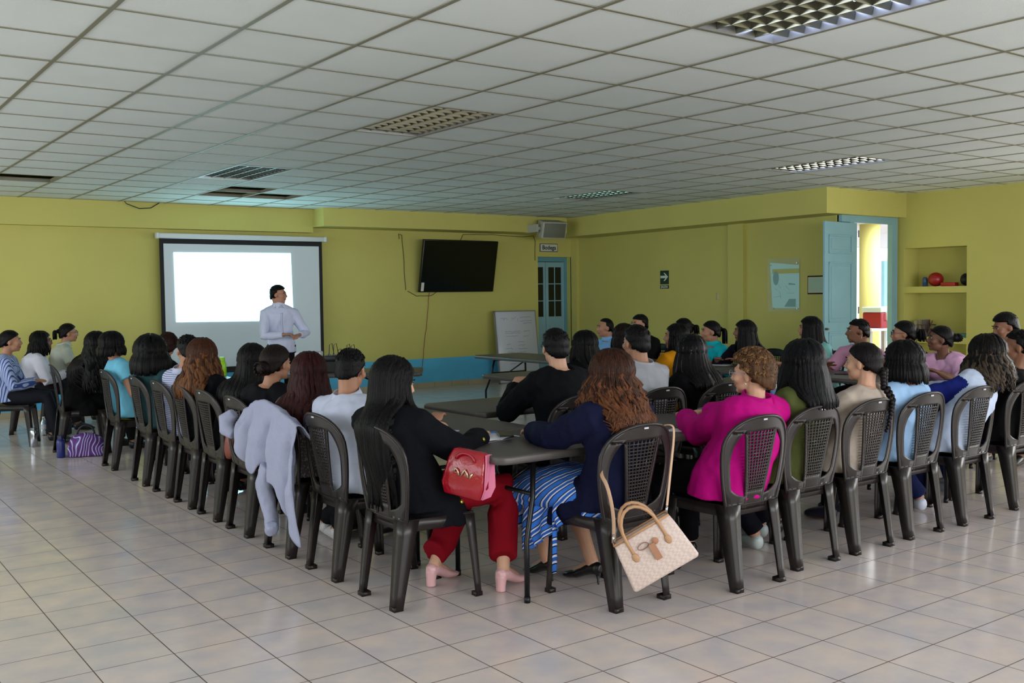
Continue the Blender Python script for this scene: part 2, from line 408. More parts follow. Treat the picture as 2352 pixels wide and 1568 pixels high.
cable('cable', [(8.2, 14.085, 1.58), (8.35, 14.085, 1.5), (8.62, 14.085, 1.5), (8.78, 14.085, 1.58)], 'short looped wire under the television')
cable('cable', [(9.22, 14.085, 2.40), (9.28, 14.085, 2.52), (9.9, 14.085, 2.53), (10.5, 14.085, 2.51), (10.76, 14.085, 2.53), (10.80, 14.085, 2.4), (10.79, 14.085, 2.1)], 'wire along the soffit from the television to the storeroom door')

# loudspeaker by the corner
root = empty('wall_speaker', (10.5, 13.3, 2.6)); tag(root, 'grey-white loudspeaker tilted down from the soffit above the storeroom door', 'loudspeaker')
Ms = Matrix.Translation((10.53, 13.28, 2.59)) @ Matrix.Rotation(math.radians(-6), 4, 'Z') @ Matrix.Rotation(math.radians(14), 4, 'X')
q = MB(); q.prism([(-.24, -.1), (.24, -.1), (.205, .13), (-.205, .13)], -.14, .14, Ms); at(root, q)
link('cabinet', bev(q, 'cabinet', .015, 3), mat('speaker_white', (170, 172, 160), .5), root)
q = MB(); q.box((-.21, -.108, -.12), (.21, -.1, .12), Ms); at(root, q); link('grille', bev(q, 'grille', .003, 1), mat('speaker_grille', (112, 114, 100), .6, bump=.5, bscale=(400, 400, 400)), root)
q = MB(); q.box((10.22, 13.3, 2.58), (10.4, 13.36, 2.63)); q.box((10.2, 13.28, 2.54), (10.25, 13.6, 2.67)); at(root, q); link('bracket', q.mesh('bracket'), mat('speaker_white', (1, 1, 1)), root)

# signs
root = empty('storeroom_sign', (11.1, 14.08, 2.33)); tag(root, 'small framed white sign lettered Bodega above the storeroom door', 'sign')
q = MB(); q.box((-.2, 0, -.075), (.2, .015, .075)); link('frame', bev(q, 'frame', .003, 1, False), mat('sign_grey', (105, 110, 115), .5), root)
q = MB(); q.box((-.185, -.003, -.06), (.185, 0, .06)); link('sign_face', q.mesh('sign_face'), mat('sign_cream', (200, 205, 185), .6), root)
me = text_mesh('Bodega', .105, .0022); me.transform(Matrix.Translation((0, -.0045, 0)) @ Matrix.Rotation(PI/2, 4, 'X')); link('lettering', me, mat('ink_navy', (45, 50, 80), .6), root)
wdir = math.atan2(6.0, .5)   # far right wall runs along this direction
def on_right_wall(y, off=.012):   # point on the slanted wall surface
    return Vector((11.2+(y-8.1)*(.5/6.0)-off, y, 0))
def wall_frame(y, z, off=.004):
    p = on_right_wall(y, off)
    return Matrix.Translation((p.x, p.y, z)) @ Matrix.Rotation(-PI/2+math.atan2(-.5, 6.0), 4, 'Z')   # local x along the wall to the right, y into wall
root = empty('exit_sign', on_right_wall(11.58)+Vector((0, 0, 1.6))); tag(root, 'dark green exit sign with white arrow, on the yellow wall', 'sign')
Me = wall_frame(11.58, 1.715); I = Matrix.Translation(-Vector(root.location)) @ Me
IX = I @ Matrix.Rotation(PI/2, 4, 'X')
q = MB(); q.box((-.105, -.006, -.075), (.105, .004, .145), I); q.box((-.105, -.006, -.145), (.105, .004, -.09), I); link('sign_panel', q.mesh('sign_panel'), mat('sign_green', (18, 50, 38), .5), root)
q = MB(); q.prism([(-.095, .023), (.03, .023), (-.02, -.022), (.01, -.022), (.088, .040), (.088, .046), (.01, .108), (-.02, .108), (.03, .063), (-.095, .063)][::1], .0065, .009, IX); link('arrow', q.mesh('arrow'), mat('sign_white', (205, 215, 205), .6), root)
me = text_mesh('SALIDA', .052, .0010); me.transform(I @ Matrix.Translation((0, -.008, -.117)) @ Matrix.Rotation(PI/2, 4, 'X')); link('lettering', me, mat('sign_white', (1, 1, 1)), root)
# poster behind glass
root = empty('wall_poster', on_right_wall(9.03)+Vector((0, 0, 1.25))); tag(root, 'pale blue poster behind glass with a yellow band, left of the open blue door', 'poster')
I = Matrix.Translation(-Vector(root.location)) @ wall_frame(9.03, 1.60)
q = MB(); q.prism([(-.27, .31), (-.22, -.33), (.27, -.33), (.27, .26)], .004, .006, I @ Matrix.Rotation(PI/2, 4, 'X')); link('paper', q.mesh('paper'), mat('poster_paper', (190, 240, 236), .5), root)
q = MB(); q.box((-.22, -.0075, .15), (.27, -.0062, .215), I); link('yellow_band', q.mesh('yellow_band'), mat('poster_yellow', (190, 185, 40), .6), root)
q = MB(); q.prism([(-.155+.055*math.cos(t*PI/8), .09+.10*math.sin(t*PI/8)) for t in range(16)], .0064, .0076, I @ Matrix.Rotation(PI/2, 4, 'X'))
q.prism([(-.0, -.31), (.21, -.31), (.21, -.20), (.09, -.20)], .0064, .0076, I @ Matrix.Rotation(PI/2, 4, 'X'))
q.prism([(.08, .02), (.20, .005), (.20, -.01), (.08, -.005)], .0064, .0076, I @ Matrix.Rotation(PI/2, 4, 'X'))
for (a, b, c, d) in ((-.11, 0, -.06, -.06), (-.09, -.08, -.06, -.2), (.02, -.02, .10, -.08), (-.18, -.05, -.13, -.08), (.05, -.12, .18, -.12), (-.2, -.18, -.06, -.16)):
    v1 = Vector((a, -.0072, b)); v2 = Vector((c, -.0072, d)); q.tube([I @ v1, I @ v2], .002, 4)
link('print', q.mesh('print'), mat('poster_print', (105, 160, 160), .6), root)
q = MB(); q.box((-.30, -.022, -.38), (.29, -.017, .36), I)
link('glass_sheet', q.mesh('glass_sheet'), mat('sheet_glass', (215, 235, 228), .05, alpha=.12, spec=.5), root)
for x, z in ((-.245, .27), (.245, .29), (-.2, -.335), (.25, -.335)):
    q = MB(); q.tube([I @ Vector((x, .0, z)), I @ Vector((x, -.028, z))], .009, 10); link('standoff', q.mesh('standoff'), mat('chrome', (190, 190, 190), .2, 1), root)
# framed certificate
root = empty('framed_certificate', on_right_wall(8.42)+Vector((0, 0, 1.5))); tag(root, 'small framed certificate half hidden behind the blue door leaf', 'picture frame')
I = Matrix.Translation(-Vector(root.location)) @ wall_frame(8.41, 1.585)
q = MB(); q.box((-.2, -.015, -.125), (.2, 0, .125), I); link('frame', bev(q, 'frame', .004, 1), mat('frame_dark', (52, 44, 36), .4), root)
q = MB(); q.box((-.185, -.017, -.105), (.185, -.015, .105), I); link('mount', q.mesh('mount'), mat('mount_cream', (200, 195, 170), .6), root)
q = MB(); q.box((-.17, -.0185, -.09), (.17, -.017, .09), I); link('certificate', q.mesh('certificate'), mat('cert_green', (170, 195, 170), .6), root)
# light switch
q = MB(); I = wall_frame(10.36, 1.44); q.box((-.035, -.008, -.055), (.035, 0, .055), I); q.box((-.012, -.012, -.02), (.012, -.008, .02), I)
tag(link('light_switch', bev(q, 'light_switch', .002, 1), mat('switch_cream', (190, 188, 130), .5)), 'small cream light switch on the yellow wall', 'light switch')

# whiteboard leaning by the storeroom door
root = empty('whiteboard', (10.2, 13.8, 0)); tag(root, 'whiteboard with blue handwriting leaning against the wall by the storeroom door', 'whiteboard')
Mw = Matrix.Translation((.0, -.05, 0)) @ Matrix.Rotation(math.radians(-7), 4, 'X')
q = MB(); q.box((-.44, -.012, 0), (.42, .012, 1.225), Mw); link('board', bev(q, 'board', .003, 1), mat('board_white', (200, 204, 214), .3), root)
q = MB()
for a, b in (((-.45, -.016, 0), (-.43, .016, 1.235)), ((.41, -.016, 0), (.43, .016, 1.235)), ((-.45, -.016, 1.22), (.43, .016, 1.24)), ((-.45, -.016, 0), (.43, .016, .02))): q.box(a, b, Mw)
link('frame', q.mesh('frame'), mat('board_frame', (150, 152, 158), .4, .6), root)
q = MB(); rr = random.Random(5)
def scribble(x, z, wd, h, amp=.012):
    n = int(wd/.012); P = []
    for i in range(n):
        P.append(Mw @ Vector((x+wd*i/n, -.0135, z+rr.uniform(-amp, amp)*h)))
    if len(P) > 1: q.tube(P, .0022, 4)
for x, z, wd, h in ((-.33, 1.10, .16, 1.6), (-.1, 1.11, .1, 1.6), (.02, 1.08, .03, 3), (.08, 1.12, .24, .8), (.08, 1.06, .26, .8), (.14, 1.02, .2, .8), (-.26, .88, .34, 1), (.14, .88, .14, 1), (-.26, .85, .34, .2), (-.24, .80, .26, .8), (.12, .79, .12, .8), (-.24, .66, .1, .9), (-.26, .59, .15, .9), (-.24, .53, .14, .9), (-.22, .47, .1, .9), (.0, .70, .14, .6), (.0, .64, .16, .6), (.0, .58, .2, .6), (.02, .52, .14, .6), (-.2, .33, .34, 1)): scribble(x, z, wd, h)
link('handwriting', q.mesh('handwriting'), mat('marker_blue', (95, 115, 170), .6), root)['kind'] = 'stuff'

# veranda beyond the door
mb = MB(); mb.box((13.0, 11.0, 2.75), (30, 20, 2.95)); mb.box((13.0, 13.2, 2.45), (30, 13.5, 2.75)); 
struct('ceiling_veranda', mb, mat('veranda_ceiling', (205, 205, 205), .8))
mb = MB(); mb.tube([(16.72, 11.4, 0), (16.72, 11.4, 2.85)], .185, 32); struct('wall_column', mb, mat('column_yellow', (205, 198, 120), .6), True)
mb = MB(); mb.box((12.9, 17.5, 0), (17.6, 17.8, 3.2)); mb.box((18.6, 17.5, 0), (30, 17.8, 3.2)); mb.box((17.6, 17.5, 2.2), (18.6, 17.8, 3.2))
struct('wall_veranda', mb, mat('veranda_wall', (232, 228, 212), .7))
mb = MB(); mb.box((26.25, 17.4, 0), (26.4, 17.5, 2.2)); mb.box((27.5, 17.4, 0), (27.65, 17.5, 2.2)); mb.box((26.25, 17.4, 2.2), (27.65, 17.5, 2.35)); mb.box((26.4, 17.46, 0), (27.5, 17.5, 2.2)); struct('door_3', mb, LBLUE)
mb = MB(); mb.box((24.2, 17.44, .95), (24.75, 17.5, 2.0)); struct('window_1', mb, mat('veranda_window', (60, 120, 165), .3))
# cooler table
root = empty('cooler_table', (14.5, 9.75, 0)); tag(root, 'white table outside the open blue door, under the cooler', 'table')
q = MB(); q.box((-.65, -.35, .855), (.7, .35, .9)); link('table_top', bev(q, 'table_top', .01, 2), mat('white_plastic', (225, 228, 230), .4), root)
for x in (-.6, .62):
    for y in (-.28, .28):
        q = MB(); q.box((x-.03, y-.03, 0), (x+.03, y+.03, .855)); link('leg', q.mesh('leg'), mat('grey_metal', (150, 148, 140), .5), root)
root = empty('cooler', (14.42, 9.55, .9)); tag(root, 'red cooler with white lid on the table outside the open door', 'cooler')
q = MB(); q.prism([(-.36, -.17), (.36, -.17), (.36, .17), (-.36, .17)], 0, .25); link('body', bev(q, 'body', .025, 3), mat('cooler_red', (150, 14, 34), .4), root)
q = MB(); q.box((-.37, -.18, .25), (.37, .18, .335)); link('lid', bev(q, 'lid', .02, 3), mat('cooler_lid', (205, 220, 225), .4), root)
q = MB(); q.tube([(-.24, -.18, .24), (-.24, -.2, .24), (-.24, -.2, .12), (-.08, -.2, .12), (-.08, -.2, .24), (-.08, -.18, .24)], .012, 8); link('handle', smooth(q.mesh('handle')), mat('white_plastic', (1, 1, 1)), root)
q = MB(); q.tube([(.0, -.17, .04), (.0, -.2, .04)], .018, 10); link('drain_plug', smooth(q.mesh('drain_plug')), mat('white_plastic', (1, 1, 1)), root)

# niche contents
SH1, SH2 = 1.545, .865
q = MB(); q.ell((0, 0, .095), (.1, .1, .095), nu=20, nv=14); tag(link('ball', smooth(q.mesh('ball')), mat('ball_red', (150, 20, 25), .35), loc=(12.63, 7.59, SH1)), 'round red ball on the upper niche shelf', 'ball')
q = MB(); q.box((-.05, -.1, 0), (.05, .1, .05)); tag(link('red_box', bev(q, 'red_box', .006, 2), mat('box_red', (170, 25, 28), .45), loc=(12.60, 7.375, SH1)), 'flat red box beside the red ball in the niche', 'box')
q = MB(); q.ell((0, 0, .08), (.12, .08, .08)); q.ell((.02, .03, .10), (.1, .06, .07)); me = evalmesh(q.mesh('x'), [('REMESH', dict(mode='VOXEL', voxel_size=.012))], 'bag')
tag(link('black_bag', smooth(me), mat('bag_black', (14, 14, 16), .6), loc=(12.68, 7.17, SH1)), 'soft black bag at the right end of the upper niche shelf', 'bag')
q = MB(); q.tube([(0, 0, 0), (0, 0, .1), (0, 0, .13)], [.035, .035, .02], 14); tag(link('jar', smooth(q.mesh('jar')), mat('jar_blue', (60, 90, 130), .3), loc=(12.62, 7.74, SH1)), 'small blue jar behind the red ball in the niche', 'jar')
root = empty('brochure_basket', (12.66, 7.74, SH2)); tag(root, 'dark wire basket full of papers on the lower niche shelf', 'basket')
q = MB(); q.tube([(0, 0, 0), (0, 0, .01)], .11, 18)
for k in range(16):
    t = k*PI/8; q.tube([(.10*math.cos(t), .10*math.sin(t), 0), (.12*math.cos(t), .12*math.sin(t), .16)], .003, 4)
for z in (.05, .1, .16): q.tube([(.105*math.cos(i*PI/10)*(1+z), .105*math.sin(i*PI/10)*(1+z), z) for i in range(21)], .004, 4)
link('wire_body', q.mesh('wire_body'), mat('basket_dark', (60, 52, 42), .6), root)
rr = random.Random(8)
for i in range(7):
    q = MB(); q.box((-.05, -.003, 0), (.05, .003, .21)); 
    q.xform(Matrix.Translation((rr.uniform(-.05, .05), rr.uniform(-.06, .06), .02)) @ Matrix.Rotation(rr.uniform(-.4, .4), 4, 'X') @ Matrix.Rotation(rr.uniform(0, 3), 4, 'Z'))
    link('leaflet', q.mesh('leaflet'), mat('leaf_%d' % (i % 3), ((150, 140, 120), (90, 80, 70), (120, 60, 60))[i % 3], .7), root)
q = MB(); q.box((-.1, -.15, 0), (.1, .15, .03)); q.box((-.09, -.14, .03), (.1, .13, .05)); tag(link('folder', q.mesh('folder'), mat('folder_teal', (70, 130, 125), .6), loc=(12.66, 7.24, SH2)), 'teal folders lying flat on the lower niche shelf', 'folder')
q = MB(); q.box((-.08, -.09, 0), (.08, .09, .04)); tag(link('paper_stack', q.mesh('paper_stack'), mat('paper_old', (190, 188, 170), .7), loc=(12.64, 7.49, SH2)), 'small stack of papers beside the wire basket in the niche', 'paper stack')

# ------------------------------------------------------------ chairs
CH = mat('chair_plastic', (33, 27, 26), .34, spec=.38, var=.05, vscale=(3, 3, 3))
STK = mat('chair_sticker', (190, 190, 200), .4)
def back_pt(x, z):
    return Vector((x, -.205 - (z-.43)*.17 + .8*x*x*(.4+.6*min(1, (z-.4)/.4)), z))
def make_chair():
    root = empty('plastic_chair', (0, 0, 0))
    # seat
    q = MB()
    def seat(u, v):
        x = (u-.5)*2; y = (v-.5)*2
        wx = .205 - .012*(1-v)
        cx = x*wx; cy = y*.21
        k = max(abs(x), abs(y)); e = (abs(x)**5+abs(y)**5)
        f = 1 - .05*max(0, e-1)
        z = .432 - .012*(1-x*x)*(1-y*y) - (.018*max(0, y)**4)
        return (cx*f, cy*f, z)
    q.grid(seat, 14, 14)
    me = evalmesh(q.mesh('seat'), [('SOLIDIFY', dict(thickness=.008, offset=-1))], 'seat')
    q2 = MB()      # apron under the rim
    per = [(-.19, -.20), (.19, -.20), (.205, 0), (.198, .19), (-.198, .19), (-.205, 0)]
    for i in range(6):
        a, b = per[i], per[(i+1) % 6]
        n = len(q2.v)
        for p in (a, b):
            for z in (.432, .375): q2.v.append(Vector((p[0], p[1], z)))
            for z in (.432, .375): q2.v.append(Vector((p[0]*.95, p[1]*.95, z)))
        for f in ((0, 4, 5, 1), (2, 3, 7, 6), (1, 5, 7, 3), (0, 2, 6, 4)): q2.face([n+i for i in f])
    bm = bmesh.new(); bm.from_mesh(me); bm.from_mesh(q2.mesh('x')); bm.to_mesh(me); bm.free()
    link('seat', smooth(me), CH, root)
    # backrest, row by row: frame | gap | panel rim | lattice | panel rim | gap | frame
    q = MB(); rows = []
    N = 46; z0, z1 = .40, .882
    def outer(z):
        if z < .70: return .186 + .054*math.sin((z-.40)/.30*PI/2)
        return .24*max(0, 1-((z-.70)/.182)**2.4)**.5
    zt = .805
    def panel(z): return .072 + .045*max(0, min(1, (z-.47)/.32))**1.1
    def gap(z):     # outer edge of the cut-out
        fr = outer(z) - .046
        t = (z-.47)/(zt-.47)
        if t <= 0 or t >= 1: return panel(z)
        wdt = fr-panel(z)
        return panel(z) + max(0, wdt)*min(1, (math.sin(t*PI))**.42 if t > .5 else min(1, t/.12)**.5)
    def emit(x0f, x1f, za, zb, n, m):
        def fn(u, v):
            z = za+(zb-za)*v
            return back_pt(x0f(z)+(x1f(z)-x0f(z))*u, z)
        q.grid(fn, n, m)
    for s in (-1, 1):
        emit(lambda z, s=s: s*gap(z), lambda z, s=s: s*max(outer(z), .0), .40, zt, 3, 36)
        emit(lambda z, s=s: s*(panel(z)-.016), lambda z, s=s: s*panel(z), .40, zt, 1, 30)
    def topf(u, v):
        z = zt+(z1-zt)*(1-(1-v)**1.8)
        o = outer(z); return back_pt(-o+2*o*u, z)
    q.grid(topf, 14, 10)
    emit(lambda z: -panel(z), lambda z: panel(z), .40, .50, 6, 4)
    emit(lambda z: -outer(z)+.01, lambda z: outer(z)-.01, .40, .445, 8, 2)
    nb = 8
    for i in range(nb):
        u = (i+.5)/nb
        emit(lambda z, u=u: (-1+2*u)*(panel(z)-.014)-.0026, lambda z, u=u: (-1+2*u)*(panel(z)-.014)+.0026, .49, zt, 1, 14)
    z = .505
    while z < zt-.01:
        emit(lambda zz: -(panel(zz)-.010), lambda zz: (panel(zz)-.010), z, z+.006, 6, 1); z += .0165
    me = evalmesh(q.mesh('backrest'), [('WELD', dict(merge_threshold=.0008)), ('SOLIDIFY', dict(thickness=.007, offset=0))], 'backrest')
    rim = MB()
    P = []
    for i in range(41):
        t = i/40
        if t < .3: zz = .40+(.30)*t/.3; x = -outer(zz)
        elif t > .7: zz = .40+.30*(1-t)/.3; x = outer(zz)
        else:
            a = (t-.3)/.4*PI; c, s_ = math.cos(a), math.sin(a)
            x = -.24*(abs(c)**.85)*(1 if c > 0 else -1); zz = .70+.181*(abs(s_)**.85)
        p = back_pt(x, zz); P.append(p)
    rim.tube(P, [(.009, .009)]*len(P), 6)
    bm = bmesh.new(); bm.from_mesh(me); bm.from_mesh(rim.mesh('x')); bm.to_mesh(me); bm.free()
    link('backrest', smooth(me), CH, root)
    q = MB(); a = back_pt(0, .868); q.box((-.014, a.y-.008, .860), (.014, a.y-.0045, .868)); link('label_sticker', q.mesh('label_sticker'), STK, root)
    # legs: bent channel sections
    def leg(top, bot, wt, wb, dx, dy, name):
        q = MB(); prof = [(1, 0), (.45, 0.0), (.16, .03), (.03, .16), (0.0, .45), (0, 1)]
        L = 6; base = 0
        for j in range(L+1):
            t = j/L; c = Vector(top).lerp(Vector(bot), t); wd = wt+(wb-wt)*(t**.8)
            for a, b in prof: q.v.append(Vector((c.x - dx*wd*a, c.y - dy*wd*b, c.z)))
        n = len(prof)
        for j in range(L):
            for i in range(n-1): q.face((j*n+i, j*n+i+1, (j+1)*n+i+1, (j+1)*n+i))
        me = evalmesh(q.mesh('leg'), [('SOLIDIFY', dict(thickness=.007, offset=0))], 'leg')
        f = MB(); c = Vector(bot); f.box((min(c.x, c.x-dx*wb)-.002, min(c.y, c.y-dy*wb)-.002, 0), (max(c.x, c.x-dx*wb)+.002, max(c.y, c.y-dy*wb)+.002, .022))
        bm = bmesh.new(); bm.from_mesh(me); bm.from_mesh(f.mesh('x')); bm.to_mesh(me); bm.free()
        link(name, smooth(me), CH, root)
        for p in me.polygons:
            if p.center.z < .024 and abs(p.normal.z) > .9: p.use_smooth = False
    for s in (-1, 1):
        leg((s*.196, -.212, .43), (s*.186, -.262, .004), .088, .046, s, -1, 'leg')
        leg((s*.200, .198, .42), (s*.212, .225, .004), .062, .036, s, 1, 'leg')
    return root
chair0 = make_chair(); used = [False]
def place_chair(x, y, deg, label, group=None):
    rz = math.radians(deg-90)
    if not used[0]: used[0] = True; o = chair0; o.location = (x, y, 0); o.rotation_euler = (0, 0, rz)
    else: o = dup(chair0, (x, y, 0), rz)
    tag(o, label, 'chair', group); return o

# ------------------------------------------------------------ folding tables
TT = mat('table_plastic', (74, 68, 66), .38, var=.06, vscale=(2, 2, 2), bump=.12, bscale=(300, 300, 300))
TL = mat('table_leg_metal', (30, 30, 33), .35, .5)
def make_table(L=1.83, W=.755):
    root = empty('folding_table', (0, 0, 0))
    q = MB(); r = .07; poly = []
    for cx, cy, a0 in ((L/2-r, W/2-r, 0), (-L/2+r, W/2-r, 90), (-L/2+r, -W/2+r, 180), (L/2-r, -W/2+r, 270)):
        for k in range(7): a = math.radians(a0+k*15); poly.append((cx+r*math.cos(a), cy+r*math.sin(a)))
    q.prism(poly, .700, .742)
    link('table_top', bev(q, 'table_top', .012, 3), TT, root)
    for s in (-1, 1):
        for t in (-1, 1):
            q = MB(); x = s*(L/2-.30)
            q.tube([(x, t*.24, .70), (x+s*.03, t*.27, .50), (x+s*.10, t*.31, .30), (x+s*.10, t*.31, .03)], .0135, 10)
            q.tube([(x+s*.10, t*.31, .03), (x+s*.10, t*.31, 0)], .016, 10)
            link('leg', smooth(q.mesh('leg')), TL, root)
        q = MB(); q.tube([(s*(L/2-.27), -.265, .52), (s*(L/2-.27), .265, .52)], .011, 8)
        q.tube([(s*(L/2-.30), -.24, .685), (s*(L/2-.30), .24, .685)], .013, 8)
        q.tube([(s*(L/2-.28), 0, .52), (s*.28, 0, .69)], .009, 8)
        link('brace', smooth(q.mesh('brace')), TL, root)
    return root
t0 = make_table(); tused = [False]
def place_table(x, y, deg, label, group='folding tables of the meeting'):
    o = t0 if not tused[0] else dup(t0, (0, 0, 0), 0); tused[0] = True
    o.location = (x, y, 0); o.rotation_euler = (0, 0, math.radians(deg)); return tag(o, label, 'table', group)
place_table(3.615, 4.19, 0, 'grey folding table at the near corner with open notebook and phone')
place_table(5.465, 4.19, 0, 'grey folding table in front of the person in magenta')
place_table(7.32, 4.19, 0, 'grey folding table in front of the person with blue sleeves')
place_table(3.14, 5.52, 90, 'brown-looking folding table with loose white sheet, behind the near corner table')
place_table(3.14, 7.37, 90, 'folding table of the left row, second from the near corner, hidden behind heads')
place_table(3.14, 9.22, 90, 'folding table of the left row carrying the green bottle')
place_table(4.56, 5.74, 0, 'dark folding table with blue pen in front of the person in black suit')
place_table(6.41, 5.74, 0, 'inner folding table in front of the woman with straight grey-streaked hair')
place_table(6.35, 7.62, 0, 'folding table behind the black suit, its rounded left end showing')
place_table(7.48, 9.70, 90, 'far folding table in front of the whiteboard, black braces showing')
place_table(7.79, 7.75, 90, 'folding table in front of the woman in aqua')
place_table(7.79, 5.90, 90, 'folding table under the black phone, in front of the man with hand on cheek')
place_table(4.58, 9.42, -33, 'folding table with projector and amplifier in front of the screen')

# ------------------------------------------------------------ people
SKIN = {0: (196, 150, 124), 1: (170, 122, 96), 2: (128, 86, 64), 3: (104, 68, 50)}
def skin_mat(i): return mat('skin_%d' % i, SKIN[i], .5, var=.05, vscale=(12, 12, 12), spec=.4)
def lips_mat(i): return mat('lips_%d' % i, tuple(int(c*k) for c, k in zip(SKIN[i], (.82, .62, .62))), .4)
def hair_mat(col):
    c = tuple(int(x*.62) for x in col)
    return mat('hair_%d_%d_%d' % col, c, .45, var=.5, vscale=(70, 70, 5), bump=.5, bscale=(160, 160, 8), spec=.13)
def cloth_mat(col, kind=None, col2=None):
    key = 'cloth_%d_%d_%d_%s' % (*col, kind or 'plain')
    if key in _m: return _m[key]
    if max(col) < 70: col = tuple(int(x*.72) for x in col)
    m = mat(key, col, .8, var=.08, vscale=(6, 6, 6), bump=.35, bscale=(420, 420, 420), spec=.12)
    if kind:
        nt = m.node_tree; b = nt.nodes['Principled BSDF']; tc = nt.nodes.new('ShaderNodeTexCoord'); sp = nt.nodes.new('ShaderNodeSeparateXYZ')
        nt.links.new(tc.outputs['Object'], sp.inputs[0])
        mt = nt.nodes.new('ShaderNodeMath'); mt.operation = 'MULTIPLY'
        ax, fr = {'vstripe': (0, 210), 'hstripe': (2, 420), 'skirt': (1, 75), 'speckle': (2, 0)}[kind]
        if kind == 'skirt':
            ad = nt.nodes.new('ShaderNodeMath'); ad.operation = 'ADD'
            nt.links.new(sp.outputs[2], ad.inputs[0]); nt.links.new(sp.outputs[1], ad.inputs[1]); nt.links.new(ad.outputs[0], mt.inputs[0])
        elif kind == 'vstripe':
            ad = nt.nodes.new('ShaderNodeMath'); ad.operation = 'ADD'
            nt.links.new(sp.outputs[0], ad.inputs[0]); nt.links.new(sp.outputs[1], ad.inputs[1]); nt.links.new(ad.outputs[0], mt.inputs[0])
        else: nt.links.new(sp.outputs[ax], mt.inputs[0])
        mt.inputs[1].default_value = fr
        sn = nt.nodes.new('ShaderNodeMath'); sn.operation = 'SINE'; nt.links.new(mt.outputs[0], sn.inputs[0])
        src = sn.outputs[0]
        if kind == 'speckle':
            vz = nt.nodes.new('ShaderNodeTexNoise'); vz.inputs['Scale'].default_value = 90; nt.links.new(tc.outputs['Object'], vz.inputs[0]); src = vz.outputs[0]
        cr = nt.nodes.new('ShaderNodeValToRGB'); cr.color_ramp.interpolation = 'CONSTANT'
        e = cr.color_ramp.elements
        mr = nt.nodes.new('ShaderNodeMapRange'); mr.inputs[1].default_value = -1 if kind != 'speckle' else .3; mr.inputs[2].default_value = 1 if kind != 'speckle' else .7
        nt.links.new(src, mr.inputs[0]); nt.links.new(mr.outputs[0], cr.inputs[0])
        e[0].position = 0; e[0].color = rgb(col); e[1].position = .68; e[1].color = rgb(col2)
        if kind == 'skirt':
            x = e.new(.12); x.color = rgb((205, 212, 235)); x = e.new(.45); x.color = rgb((25, 28, 60))
            e[0].color = rgb((45, 95, 185)); e[-1].color = rgb((60, 120, 215))
        nt.links.new(cr.outputs[0], b.inputs['Base Color'])
    return m
DARK = mat('eye_dark', (20, 14, 12), .2); EYEW = mat('eye_white', (150, 146, 142), .4)

def fold(me, amp, seed=0, k=9.0):
    off = Vector((seed*3.1, seed*1.7, seed*.9))
    nrm = [v.normal.copy() for v in me.vertices]
    for v, n in zip(me.vertices, nrm):
        p = v.co
        q = Vector((p.x*k, p.y*k, p.z*k*.55)) + off
        d = noise.noise(q) + .5*noise.noise(q*2.3)
        r = 1-abs(noise.noise(Vector((p.x*k*1.6+p.z*5, p.y*k*1.6-p.z*4, p.z*k*.9))+off))*2
        v.co = p + n*(d*amp + r*amp*.45)
    me.update()
def remesh(mb, vox, sm=3, name='m', fac=.5):
    return smooth(evalmesh(mb.mesh(name), [('REMESH', dict(mode='VOXEL', voxel_size=vox)), ('SMOOTH', dict(factor=fac, iterations=sm))], name))
def ik(S, H, l1, l2, pole):
    d = H-S; L = min(d.length, (l1+l2)*.995); L = max(L, .12)
    dn = d.normalized(); H = S+dn*L
    a = (l1*l1-l2*l2+L*L)/(2*L); h = math.sqrt(max(0, l1*l1-a*a))
    pp = pole-dn*pole.dot(dn)
    pp = pp.normalized() if pp.length > 1e-5 else Vector((0, 0, -1))
    return S+dn*a+pp*h, H

def hand(mb, wrist, direc, palmn, side, s=1.0, curl=.5):
    """palm, four jointed fingers of different lengths, thumb from the side"""
    d = direc.normalized(); n = (palmn-d*palmn.dot(d)).normalized(); x = d.cross(n)*side    # x points to the thumb side
    R = Matrix((x, d, n)).transposed().to_4x4()
    mb.ell(wrist+d*.045*s, (.038*s, .05*s, .016*s), R, 12, 8)
    mb.ell(wrist+d*.012*s, (.027*s, .03*s, .018*s), R, 10, 7)
    for k, (o, l, an) in enumerate(((.028, .070, .12), (.010, .078, .03), (-.009, .072, -.05), (-.026, .056, -.14))):
        b = wrist + d*(.082*s) + x*o*s
        dd = (d+x*an).normalized(); p = [b-d*.02*s, b]
        ang = 0
        for j, fr in enumerate((.45, .32, .23)):
            ang += curl*(.5, .8, .6)[j]
            v = dd*math.cos(ang)-n*math.sin(ang); p.append(p[-1]+v*l*fr*s)
        mb.tube(p, [.0095*s, .0093*s, .0088*s, .008*s, .0062*s], 8)
    b = wrist+d*.02*s+x*.028*s
    v1 = (d*.6+x*.8-n*.25).normalized(); v2 = (d*.95+x*.25-n*.3).normalized()
    mb.tube([b-x*.012*s, b+v1*.032*s, b+v1*.032*s+v2*.026*s, b+v1*.032*s+v2*.048*s], [.013*s, .0115*s, .0105*s, .008*s], 8)

